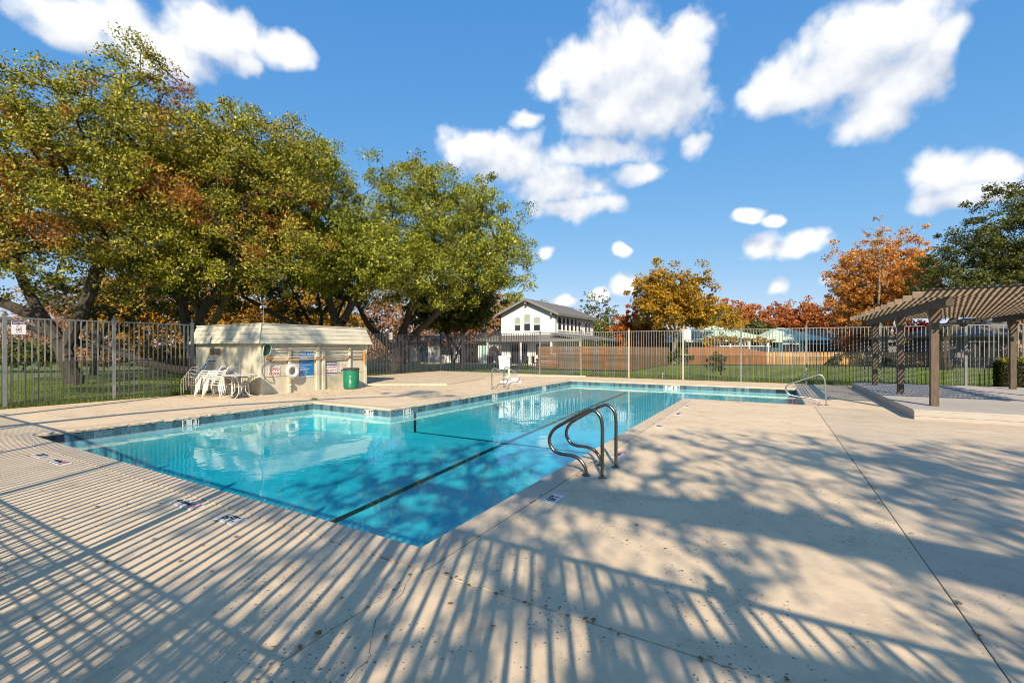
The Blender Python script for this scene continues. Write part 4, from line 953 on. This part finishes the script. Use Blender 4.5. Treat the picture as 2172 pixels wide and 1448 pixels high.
def tree(name, label, base, limbs, blobs, tips, per, lsize, leafm, barkm='bark', trunk_r=.3, clump=.55, cat='tree', group=None, shell=.45, tipr=.011, segs=3, up=.2, power=.48, crown='crown'):
    """limbs: polylines in world coordinates starting at the base; blobs: (cx,cy,cz,rx,ry,rz,weight) ellipsoids of the crown"""
    base = np.array(base, float)
    nodes = []; parent = []; minr = []
    def addp(p, par, r=0.): nodes.append(np.array(p, float)); parent.append(par); minr.append(r); return len(nodes) - 1
    root = addp(base - [0, 0, .15], -1, trunk_r)
    for li, limb in enumerate(limbs):
        pts = [np.array(p, float) for p in limb]
        if li == 0 or np.linalg.norm(pts[0] - base) < .6: cur = root
        else: cur = int(np.argmin([np.linalg.norm(q - pts[0]) for q in nodes]))
        L = sum(np.linalg.norm(b - a) for a, b in zip(pts[:-1], pts[1:])); done = 0.
        P = smooth_path([tuple(p) for p in pts], 4); tot = len(P)
        for i, p in enumerate(P[1:]):
            f = (i + 1) / tot; rr = trunk_r * (1. if li == 0 else .72) * (1 - .72 * f)
            if i == 0 and li == 0: rr *= 1.15
            cur = addp(np.array(p) + rng.normal(size=3) * .035, cur, rr)
    wts = np.array([b[6] if len(b) > 6 else b[3] * b[4] * b[5] for b in blobs], float); wts /= wts.sum()
    T = []
    for b, wq in zip(blobs, wts):
        n = max(3, int(tips * wq)); u = unit(n); rad = (shell ** 3 + (1 - shell ** 3) * rng.random(n)) ** (1 / 3.)
        T.append(np.array(b[:3]) + u * rad[:, None] * np.array(b[3:6]) * (1 + .16 * rng.normal(size=(n, 1))))
    T = np.concatenate(T); T = T[T[:, 2] > .4]
    nn = len(nodes); skel = np.array(nodes)
    dmin = np.min(np.linalg.norm(T[:, None] - skel[None], axis=2), axis=1) if len(T) * nn < 4e6 else np.linalg.norm(T - skel.mean(0), axis=1)
    T = T[np.argsort(dmin)]
    arr = np.zeros((nn + len(T) * segs, 3)); arr[:nn] = skel; cnt = nn
    par = np.full(len(arr), -1, int); par[:nn] = parent; mr = np.zeros(len(arr)); mr[:nn] = minr
    tipid = []
    cen = base + [0, 0, 1.5]
    for p in T:
        d = np.linalg.norm(arr[:cnt] - p, axis=1) + .22 * np.maximum(0, np.linalg.norm(arr[:cnt] - cen, axis=1) - np.linalg.norm(p - cen))
        j = int(np.argmin(d)); a = arr[j]; v = p - a; ln = np.linalg.norm(v)
        for k in range(segs):
            f = (k + 1) / segs; q = a + v * f + np.array([0, 0, .10 * ln * math.sin(f * 3.14)])
            if k < segs - 1: q = q + rng.normal(size=3) * .07 * ln
            arr[cnt] = q; par[cnt] = j; j = cnt; cnt += 1
        tipid.append(j)
    arr = arr[:cnt]; par = par[:cnt]; mr = mr[:cnt]
    load = np.zeros(cnt); load[tipid] = 1
    for i in range(cnt - 1, 0, -1): load[par[i]] += load[i]
    rr = np.maximum(tipr * np.maximum(load, 1) ** power, mr); rr = np.minimum(rr, trunk_r * 1.2)
    i = np.arange(1, cnt); pi = par[1:]
    big = rr[i] > .05
    V = [tubes_np(arr[pi][big], arr[i][big] + (arr[i][big] - arr[pi][big]) * .06, np.minimum(rr[pi][big], rr[i][big] * 1.5), rr[i][big], 8)]
    Vs = tubes_np(arr[pi][~big], arr[i][~big], np.minimum(rr[pi][~big], rr[i][~big] * 1.4), rr[i][~big], 4)
    th = thing(name, label, cat, tuple(base), 0, group)
    wood = quads_mesh('trunk', np.concatenate(V + [Vs]) - base, M[barkm]); link('trunk', wood, th)
    tp = arr[tipid]; n = len(tp) * per
    if n:
        C = np.repeat(tp, per, 0); sg = clump * rng.uniform(.5, 1.25, len(tp)); 
        off = unit(n) * (rng.random(n) ** .5)[:, None] * np.repeat(sg, per)[:, None] * np.array([1, 1, .7])
        link(crown, quads_mesh(crown, leaves(C + off, lsize, up=up + .25, face=.3) - base, M[leafm]), th)
    return th
def bushy(name, label, blobs, n, lsize, leafm, cat='shrub', group=None, base=None, up=.3):
    b0 = base if base is not None else (blobs[0][0], blobs[0][1], 0)
    return tree(name, label, b0, [[b0, (b0[0] + .05, b0[1], blobs[0][2])]], blobs, max(30, n // 40), 40, lsize, leafm, 'bark', .05, .22, cat, group, .35, .006, 2, up, crown='foliage')

# --- the row of oaks on the left
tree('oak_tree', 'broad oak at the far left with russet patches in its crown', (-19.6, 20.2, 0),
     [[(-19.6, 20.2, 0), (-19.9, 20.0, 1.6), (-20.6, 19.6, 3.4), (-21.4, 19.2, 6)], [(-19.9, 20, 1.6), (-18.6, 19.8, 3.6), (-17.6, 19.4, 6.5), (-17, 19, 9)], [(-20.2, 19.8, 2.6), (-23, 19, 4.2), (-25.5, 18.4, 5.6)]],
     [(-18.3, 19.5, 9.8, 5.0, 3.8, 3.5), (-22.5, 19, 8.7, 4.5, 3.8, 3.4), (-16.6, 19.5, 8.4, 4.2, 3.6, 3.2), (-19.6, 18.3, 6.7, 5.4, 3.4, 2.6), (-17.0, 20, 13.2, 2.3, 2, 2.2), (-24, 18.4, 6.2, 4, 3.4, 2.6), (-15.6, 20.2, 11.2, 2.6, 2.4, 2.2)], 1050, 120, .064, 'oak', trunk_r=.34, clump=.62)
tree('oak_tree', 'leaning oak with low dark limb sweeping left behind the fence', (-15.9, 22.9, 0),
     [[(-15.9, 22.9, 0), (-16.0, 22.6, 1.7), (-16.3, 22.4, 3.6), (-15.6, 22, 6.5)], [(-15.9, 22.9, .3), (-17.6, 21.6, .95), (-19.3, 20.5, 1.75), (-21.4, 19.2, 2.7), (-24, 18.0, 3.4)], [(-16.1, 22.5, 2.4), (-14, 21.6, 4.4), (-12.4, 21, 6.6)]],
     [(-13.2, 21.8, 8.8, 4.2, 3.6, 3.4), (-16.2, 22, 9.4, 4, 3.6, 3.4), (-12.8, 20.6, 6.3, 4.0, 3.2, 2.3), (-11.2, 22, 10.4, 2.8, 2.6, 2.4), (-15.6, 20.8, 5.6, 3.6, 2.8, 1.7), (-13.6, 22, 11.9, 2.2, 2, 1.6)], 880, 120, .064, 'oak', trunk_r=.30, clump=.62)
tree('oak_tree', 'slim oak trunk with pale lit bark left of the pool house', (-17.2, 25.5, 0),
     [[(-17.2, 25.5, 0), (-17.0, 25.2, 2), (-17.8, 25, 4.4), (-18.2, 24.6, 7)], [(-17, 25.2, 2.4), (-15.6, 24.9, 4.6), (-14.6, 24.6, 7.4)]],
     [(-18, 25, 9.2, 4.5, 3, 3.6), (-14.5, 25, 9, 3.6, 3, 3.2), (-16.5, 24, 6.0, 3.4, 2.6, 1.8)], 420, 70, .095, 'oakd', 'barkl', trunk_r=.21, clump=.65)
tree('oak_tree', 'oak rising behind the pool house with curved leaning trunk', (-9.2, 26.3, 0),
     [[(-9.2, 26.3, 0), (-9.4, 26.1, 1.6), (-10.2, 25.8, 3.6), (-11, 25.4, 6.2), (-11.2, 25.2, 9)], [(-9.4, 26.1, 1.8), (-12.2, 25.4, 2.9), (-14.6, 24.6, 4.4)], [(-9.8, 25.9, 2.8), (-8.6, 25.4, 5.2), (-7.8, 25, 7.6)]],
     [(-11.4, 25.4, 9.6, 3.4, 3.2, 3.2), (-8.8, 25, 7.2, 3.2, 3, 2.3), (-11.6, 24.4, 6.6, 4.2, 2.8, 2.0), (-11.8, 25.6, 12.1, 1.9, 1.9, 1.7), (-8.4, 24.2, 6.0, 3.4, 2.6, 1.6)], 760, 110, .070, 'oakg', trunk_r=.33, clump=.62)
tree('oak_tree', 'spreading oak above the dark fence, reaching toward the white house', (-7.6, 29.6, 0),
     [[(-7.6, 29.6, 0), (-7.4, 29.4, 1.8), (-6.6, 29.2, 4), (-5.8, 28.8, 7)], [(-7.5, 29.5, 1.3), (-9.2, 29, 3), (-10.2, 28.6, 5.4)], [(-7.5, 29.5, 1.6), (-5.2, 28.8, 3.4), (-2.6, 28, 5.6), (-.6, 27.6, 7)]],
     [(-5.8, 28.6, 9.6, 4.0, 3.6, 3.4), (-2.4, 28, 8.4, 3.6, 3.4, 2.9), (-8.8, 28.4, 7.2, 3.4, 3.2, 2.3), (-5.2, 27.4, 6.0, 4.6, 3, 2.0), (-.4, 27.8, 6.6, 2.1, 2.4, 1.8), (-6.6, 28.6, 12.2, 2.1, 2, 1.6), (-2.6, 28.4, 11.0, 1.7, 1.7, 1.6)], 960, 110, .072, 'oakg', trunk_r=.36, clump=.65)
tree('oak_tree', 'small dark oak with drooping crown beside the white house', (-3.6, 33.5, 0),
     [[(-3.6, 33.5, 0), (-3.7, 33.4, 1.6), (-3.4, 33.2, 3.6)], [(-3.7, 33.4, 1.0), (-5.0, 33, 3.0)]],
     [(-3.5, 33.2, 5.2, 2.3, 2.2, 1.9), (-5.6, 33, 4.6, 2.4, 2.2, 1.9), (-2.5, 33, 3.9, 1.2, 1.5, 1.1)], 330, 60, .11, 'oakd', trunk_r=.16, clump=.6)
tree('crape_myrtle', 'slender many-stemmed tree with bare pale trunks by the white wing', (-4.8, 36.5, 0),
     [[(-4.8, 36.5, 0), (-4.9, 36.4, 1.4), (-5.4, 36.2, 3)], [(-4.8, 36.5, .2), (-4.3, 36.4, 1.6), (-3.8, 36.2, 3)]],
     [(-4.8, 36.3, 4.6, 2.4, 1.8, 1.5)], 160, 28, .12, 'rust', 'barkl', trunk_r=.10, clump=.6)
# --- background behind the left oaks
for k, (x, y, z, r, m, lab) in enumerate(((-31, 38, 5.2, 4.0, 'gold', 'golden tree glowing behind the far left oak'), (-23.5, 39, 5.0, 4.0, 'gold', 'golden tree behind the fence between two oak trunks'), (-17.5, 41, 5.6, 3.8, 'yellow', 'golden tree behind the pool house roof'),
        (-11, 46, 5.4, 4.2, 'brownl', 'brown thin-leaved tree behind the leaning oak'), (-38, 40, 4.8, 4.5, 'brownl', 'brown tree at the far left edge behind the lawn'), (-4.5, 50, 5.4, 4.4, 'brownl', 'rosy brown tree behind the dark fence'))):
    tree('autumn_tree', lab, (x, y, 0), [[(x, y, 0), (x + .2, y, 1.8), (x - .2, y, z)], [(x + .2, y, 1.8), (x + 1.8, y, z)], [(x + .2, y, 1.6), (x - 1.8, y, z)]],
         [(x, y, z, r, r * .7, z * .62), (x - r * .4, y - .5, z * .8, r * .7, r * .6, z * .45)], 330, 42 if m != 'brownl' else 20, .14, m, trunk_r=.16, clump=.75)
for k, (x, y, z, r, lab) in enumerate(((-26, 28, 5.4, 4.2, 'shaded oak standing behind the far left oak'), (-20.5, 29.5, 5.6, 3.4, 'shaded oak standing behind the low sweeping limb'), (-13.2, 31, 5.6, 3.6, 'shaded oak standing behind the pool house'))):
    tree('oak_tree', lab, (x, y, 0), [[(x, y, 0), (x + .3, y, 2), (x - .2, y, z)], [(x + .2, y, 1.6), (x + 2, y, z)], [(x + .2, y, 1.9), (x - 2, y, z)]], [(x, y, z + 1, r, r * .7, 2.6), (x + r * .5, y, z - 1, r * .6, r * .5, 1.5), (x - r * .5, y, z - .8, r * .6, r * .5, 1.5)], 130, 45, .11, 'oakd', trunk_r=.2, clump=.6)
for k, (x, y, r, z, m, lab) in enumerate(((-33, 30.5, 2.0, 1.5, 'bush', 'green shrub at the far left edge of the lawn'), (-28.5, 31.5, 2.2, 1.6, 'brownl', 'brown shrub left of the golden shrub row'), (-24.5, 32.5, 2.0, 1.5, 'gold', 'golden shrub along the back of the left lawn'),
        (-21, 33.5, 2.2, 1.7, 'brownl', 'rosy shrub behind the low oak limb'), (-17.8, 33.5, 2.0, 1.5, 'brownl', 'pinkish shrub just left of the pool house'), (-13.8, 35, 2.1, 1.7, 'olive', 'olive shrub behind the pool house'), (-37, 29.5, 2.4, 2.0, 'bush', 'tall green shrub outside the left fence end'))):
    bushy('garden_shrub', lab, [(x, y, z * .6, r, r * .8, z * .75)], 7000, .10, m, 'shrub', 'shrubs along the left lawn')
# --- behind the houses
def bgtree(lab, x, y, zc, rx, rz, m, tips=300, per=45, ls=.16, bark='bark', name='autumn_tree', tr=.16, clump=.7, shell=.3, extra=()):
    zb = max(zc - rz, .6)
    tree(name, lab, (x, y, 0), [[(x, y, 0), (x + .15, y, zb), (x - .2, y, zc)], [(x + .1, y, zb * .7), (x + rx * .4, y, zc)], [(x + .1, y, zb * .8), (x - rx * .45, y, zc)]],
         [(x, y, zc, rx, rx * .8, rz), (x - rx * .4, y - .4, zc - rz * .2, rx * .6, rx * .5, rz * .6), (x + rx * .45, y - .3, zc - rz * .1, rx * .55, rx * .5, rz * .6)] + list(extra), tips, per, ls, m, bark, trunk_r=tr, clump=clump, shell=shell)
bgtree('large yellow tree with two leaning trunks beyond the brown fence', 17.2, 48, 6.8, 4.0, 3.3, 'yellow', 420, 55, .15, 'barkl', 'yellow_tree', .22, extra=[(20.4, 48.4, 5.2, 2.6, 2, 2.0), (14.4, 48, 7.4, 2.0, 2, 1.8)])
bgtree('bright orange rounded tree just right of the white house', 15.2, 54, 3.4, 2.9, 2.9, 'orangel', 240, 60, .15)
bgtree('thin half-bare olive tree behind the white house roof', 12.0, 63, 5.4, 3.4, 3.6, 'olive', 260, 12, .15, 'barkl', clump=.5)
bgtree('olive shrubby tree at the right corner of the white house', 12.2, 58, 2.6, 2.6, 2.4, 'bush', 200, 45, .15)
bgtree('green-gold tree behind the white house, left of its gable', -1.6, 60, 6.4, 4.6, 3.0, 'oakg', 320, 45, .16)
bgtree('rust tree with open twigs behind the mint roof, left', 31.0, 62, 5.0, 4.4, 3.2, 'rust', 300, 34, .17)
bgtree('brown-gold tree just right of the large yellow tree', 25.4, 56, 4.4, 3.0, 2.9, 'yellow', 240, 40, .16)
bgtree('dark green round tree peeking over the mint roof', 31.0, 58, 3.4, 2.3, 1.7, 'olive', 180, 50, .15)
bgtree('dense red-brown domed tree behind the pale fence', 39.8, 64, 4.8, 4.6, 3.2, 'rust', 340, 50, .17)
bgtree('mottled rust and green tree left of the orange cypress', 43.0, 60, 5.0, 3.8, 3.5, 'rust', 300, 36, .16)
bgtree('tall orange cypress with feathery crown at the right', 37.0, 45, 8.0, 4.7, 5.0, 'cypress', 900, 60, .11, 'barkl', 'cypress_tree', .24, .55, .35)
bgtree('small scarlet tree glimpsed under the pergola', 43.5, 48.5, 2.9, 1.8, 1.4, 'redl', 130, 60, .13)
bgtree('low rusty tree in front of the tan chimney', 35.6, 47, 2.6, 2.0, 1.6, 'rust', 120, 18, .14, 'barkl')
bgtree('pale twiggy tree behind the pergola', 42.5, 34, 3.8, 3.4, 2.0, 'brownl', 240, 16, .13, 'barkl')
tree('oak_tree', 'dark evergreen oak at the right edge above the pergola', (33.2, 34.6, 0),
     [[(33.2, 34.6, 0), (33.0, 34.4, 2.2), (34, 34, 5), (35.5, 33.6, 8)], [(33, 34.4, 2.4), (31, 33.8, 4.6), (29.8, 33.4, 6.2)], [(33.4, 34.2, 3), (37.5, 33, 5), (41, 32, 6.6)]],
     [(34.4, 33.6, 7.4, 3.8, 3.2, 2.4), (37.5, 33, 9.4, 4.6, 3.8, 3.6), (41, 32.4, 12.0, 4.2, 3.6, 3.6), (31.8, 33.4, 6.0, 2.0, 2.2, 1.4), (37, 32, 6.2, 5, 3, 2)], 800, 100, .085, 'oakd', trunk_r=.36, clump=.65)
tree('bare_sapling', 'nearly bare tall sapling between the cypress and the dark oak', (33.4, 41, 0), [[(33.4, 41, 0), (33.2, 41, 4), (33.4, 41, 8), (33.2, 41, 12)]],
     [(33.3, 41, 9.6, 1.3, 1, 3.6)], 60, 7, .13, 'brownl', 'barkl', trunk_r=.10, clump=.5)
# distant woods closing the view at ground level
def wood(label, n, x0, x1, y0, y1, h, m, ls):
    x = rng.uniform(x0, x1, n); y = rng.uniform(y0, y1, n); top = h * (.62 + .25 * np.sin(x * .55) + .13 * np.sin(x * 1.7 + 2)); z = top * rng.random(n) ** .8
    o = stuff(link('distant_wood', quads_mesh('distant_wood', leaves(np.stack([x, y, z], 1), ls, up=.3, face=.4), M[m]))); o['label'] = label
wood('brown hazy thicket far behind the left lawn', 26000, -85, -3, 54, 60, 6.0, 'brownl', .22)
wood('rusty thicket far behind the houses on the right', 26000, 8, 110, 76, 84, 6.5, 'rust', .26)
# vine on the arbor, bushes at the fence, hedge
bushy('vine', 'yellowing vine sprawled over the white arbor', [(22.5, 47.5, 2.45, 2.6, .5, .35), (26, 47.5, 2.4, 1.6, .5, .3), (20.6, 47.4, 2.0, .7, .5, .7)], 6000, .09, 'yellow', 'vine', base=(21.0, 47.4, 0))
tree('young_tree', 'young half-bare tree with leafy green base behind the far fence', (11.2, 24.3, 0), [[(11.2, 24.3, 0), (11.25, 24.3, 1.2), (11.1, 24.3, 2.6), (11.3, 24.3, 3.4)], [(11.2, 24.3, .6), (10.6, 24.4, 1.9), (10.2, 24.4, 3.0)]],
     [(11.0, 24.2, .8, .5, .4, .7, 3), (11, 24.3, 2.6, 1.1, .6, .9, 1)], 90, 22, .05, 'bush', 'barkl', trunk_r=.035, clump=.16, tipr=.005)
bushy('low_shrub', 'low dark shrub at the foot of the upright brown fence', [(16.4, 44.5, .7, 1.6, .8, .8)], 4000, .09, 'bush')
for x, y, r, lab in ((30.2, 42.0, .6, 'small weed clump at the foot of the pale picket fence, left'), (34.6, 41.8, .7, 'small weed clump at the foot of the pale picket fence, right')): bushy('weed', lab, [(x, y, .35, r, .4, .45)], 1600, .07, 'olive', 'weed')
# clipped hedge
hg = thing('hedge', 'clipped dark green hedge with yellow tips beside the pergola', 'hedge', W(9.7, 20.35), ROT)
n = 26000; u = rng.random((n, 3)); face = rng.integers(0, 5, n); P = u * [4.0, .75, 1.05]
P[face == 0, 2] = 1.05; P[face == 1, 1] = 0; P[face == 2, 0] = 0; P[face == 3, 1] = .75
P += rng.normal(size=(n, 3)) * .035; P[:, 2] = np.maximum(P[:, 2], .02)
link('foliage', quads_mesh('foliage', leaves(P, .035, .6), M['hedge']), hg)
n = 3000; P = np.stack([rng.random(n) * 4.0, rng.random(n) * .75, 1.04 + np.abs(rng.normal(size=n)) * .10], 1); link('tips', quads_mesh('tips', leaves(P, .04, .6), leafmat('hedge_tips', [(.30, .24, .02), (.22, .21, .03), (.12, .13, .02)])), hg)
MB().box(.08, 3.95, .08, .68, 0, .98).obj('branch_core', M['bark'], hg)

# --- trees and shrubs behind the photographer whose shadows fall across the deck
tree('shade_tree', 'tall spreading tree outside the fence behind the camera', (8.8, -8.6, 0),
     [[(8.8, -8.6, 0), (8.7, -8.5, 2), (8.2, -8.2, 4), (6.5, -7.8, 6.6), (4, -7.4, 8.8)], [(8.6, -8.4, 3), (6, -8, 5), (3, -7.6, 6.6), (0, -7.4, 7.6), (-3, -7, 8.6)], [(8.4, -8.3, 3.6), (8.6, -8, 6.4), (8, -7.8, 9)], [(8.5, -8.3, 3.4), (10.5, -8, 5.4), (12.4, -7.8, 7)], [(8.3, -8.2, 3.8), (4, -7.6, 5.2), (0, -7, 5.9)]],
     [(2.6, -7.2, 8.0, 3.6, 1.6, 1.6), (5.6, -7.4, 7.2, 3.2, 1.5, 2.0), (8.0, -7.2, 5.6, 2.6, 1.2, 1.1), (-.4, -7.0, 6.9, 2.4, 1.3, 1.1), (8.6, -7.6, 7.6, 2.2, 1.3, 2.0), (11.6, -7.8, 8.4, 2, 1.2, 1.2), (-2.6, -7, 8.7, 2.4, 1.3, 1.3), (-.6, -7, 9.8, 2.2, 1.2, 1.0), (-2.0, -7, 7.6, 2.4, 1.2, .9), (1.5, -6.8, 5.6, 3.2, 1.1, .8), (14, -7.6, 9.4, 2.4, 1.4, 1.0)], 1500, 13, .062, 'oakg', trunk_r=.24, clump=.30, segs=4, tipr=.013)
tree('shade_tree', 'low branching tree outside the fence at rear left', (-9, -7.4, 0),
     [[(-9, -7.4, 0), (-8.8, -7.2, 1.8), (-7, -6.8, 3.6), (-4, -6.4, 4.6), (-1, -6, 5)], [(-8.8, -7.2, 2), (-10, -7, 4.4)]],
     [(-4.2, -6.4, 4.9, 3.4, 1.4, .8), (-7.6, -6.4, 4.5, 2.2, 1.2, .9), (-1.4, -6.0, 4.6, 2.4, 1.0, .8), (-3.4, -5.4, 3.9, 2.6, .8, .5)], 330, 24, .058, 'oakg', trunk_r=.16, clump=.34)
tree('shade_tree', 'tall thin-crowned tree outside the fence at far left rear', (-13.6, -4.2, 0),
     [[(-13.6, -4.2, 0), (-13.4, -4, 4), (-12.8, -3.4, 9), (-12.2, -2.8, 13)], [(-13.4, -4, 6), (-15.4, -3.4, 10), (-17, -3, 13)], [(-13.2, -3.8, 6), (-9, -3.8, 10), (-4.6, -4, 11.8)]],
     [(-12.2, -2.8, 13.2, 2.4, 1.4, 1.5), (-16.6, -2.8, 13.0, 2.8, 1.6, 1.2), (-4.2, -3.8, 11.9, 2.2, 1.0, .45), (-9.6, -3, 13.8, 1.5, 1.0, .7)], 220, 44, .07, 'oakg', trunk_r=.22, clump=.5)
for k, (x, y, r, z, lab) in enumerate(((2.1, -2.8, 1.0, 3.1, 'leafy shrub outside the fence just behind the camera'), (4.0, -3.6, 1.2, 3.5, 'tall shrub outside the fence to the right rear'), (-.4, -2.2, 1.0, 2.0, 'low shrub outside the fence at the camera'))):
    bushy('fence_shrub', lab, [(x, y, z * .52, r, .5, z * .55)], 7000, .045, 'bush', 'shrub', 'shrubs behind the rear fence')

# ------------------------------------------------------------------ grass, fallen leaves, cracks
def blades(P, h, w_):
    n = len(P); a = rng.random(n) * 6.283; hh = (h * rng.uniform(.5, 1.3, n))[:, None]
    d = np.stack([np.cos(a), np.sin(a), np.zeros(n)], 1) * w_; lean = rng.normal(size=(n, 3)) * [.4, .4, 0] * hh
    return np.stack([P - d, P + d, P + lean + [0, 0, 1] * hh], 1).reshape(-1, 3)
def stw(S): return np.stack([C0[0] + S[:, 0] * CA + S[:, 1] * SA, C0[1] - S[:, 0] * SA + S[:, 1] * CA, np.full(len(S), -.075)], 1)
def region(n, s0, s1, t0, t1): return stw(np.stack([rng.uniform(s0, s1, n), rng.uniform(t0, t1, n)], 1))
Ps = np.concatenate([region(70000, -19.5, -15.15, -.5, 12), region(40000, -30, -19.5, 0, 16), region(60000, -9, 14, 21.3, 25.5), region(60000, -12, 30, 25.5, 40), region(15000, -24, -17.1, 12, 22)])
stuff(link('lawn_grass', quads_mesh('lawn_grass', blades(Ps, .10, .009), M['blade'], 3)))['label'] = 'short green lawn grass beyond the fences'
Pe = np.concatenate([region(5000, -15.2, -15.0, -.5, 6), region(7000, -9, 14, 21.1, 21.35)]); Pe[:, 2] = -.02
stuff(link('edge_grass', quads_mesh('edge_grass', blades(Pe, .12, .008), M['blade'], 3)))
L1 = region(900, -12.5, -9.9, 6.3, 12); L2 = region(350, -15, -12.7, 4.4, 6.1); L3 = region(500, -12.2, -7, 12, 18); L4 = region(120, -15, -9.8, 0, 6); L5 = region(60, -8, 3, -2.5, -.4); L6 = region(1200, -16.9, -11, 11.2, 20)
jl = lambda n, s0, s1, t0, t1: stw(np.stack([rng.uniform(s0, s1, n) + rng.normal(size=n) * .02, rng.uniform(t0, t1, n) + rng.normal(size=n) * .02], 1))
L7 = np.concatenate([jl(34, .26, 3.4, -.26, -.26), jl(16, .26, .26, -2.5, -.3), jl(40, 3.42, 3.42, -2, 11), jl(30, .27, .27, .5, 11), region(26, .6, 8, 0, 10)])
Pl = np.concatenate([L1, L2, L3, L4, L5, L7]); Pl[:, 2] = .008 + rng.random(len(Pl)) * .006
L6[:, 2] = .066 + rng.random(len(L6)) * .004
stuff(link('fallen_leaves', quads_mesh('fallen_leaves', leaves(np.concatenate([Pl, L6]), .022, .6, up=6), M['litter'])))
Pw = region(110, -9.2, -.3, .3, 5.7); Pw2 = region(90, -6, -.2, 6, 17); Pw = np.concatenate([Pw, Pw2]); Pw[:, 2] = WZ + .003
stuff(link('floating_leaves', quads_mesh('floating_leaves', leaves(Pw, .014, .6, up=9), M['litter'])))
ck = MB()
def crack(pts, wd):
    P = [Vector(p) for p in pts]; fine = []
    for a, b in zip(P[:-1], P[1:]):
        for k in range(8): fine.append(a.lerp(b, k / 8) + Vector((random.uniform(-.008, .008), random.uniform(-.008, .008))))
    fine.append(P[-1])
    vs = []; 
    for i, p in enumerate(fine):
        d = (fine[min(i + 1, len(fine) - 1)] - fine[max(i - 1, 0)]).normalized(); nrm = Vector((-d.y, d.x)) * wd * random.uniform(.4, 1.2)
        q = W(*(p + nrm)); r_ = W(*(p - nrm)); vs += [(q.x, q.y, .0025), (r_.x, r_.y, .0025)]
    ck.add(vs, [(2 * i, 2 * i + 1, 2 * i + 3, 2 * i + 2) for i in range(len(fine) - 1)])
crack([(5.2, 2.2), (5.6, 3.4), (6.6, 4.1), (7.0, 5.6)], .0012); crack([(-6.0, -.3), (-6.2, -.9), (-5.9, -1.7), (-6.3, -2.6)], .0012)
crack([(.18, -.28), (.33, -.55), (.40, -.85), (.62, -1.1), (.72, -1.5), (.80, -1.9)], .0014)
struct(ck.obj('hairline_crack', M['dark']))
wd_ = thing('weed_tuft', 'small green weed growing at the coping joint', 'weed', W(-9.95, 6.35))
link('foliage', quads_mesh('foliage', blades(rng.normal(size=(60, 3)) * [.05, .05, 0], .07, .008), M['blade'], 3), wd_)
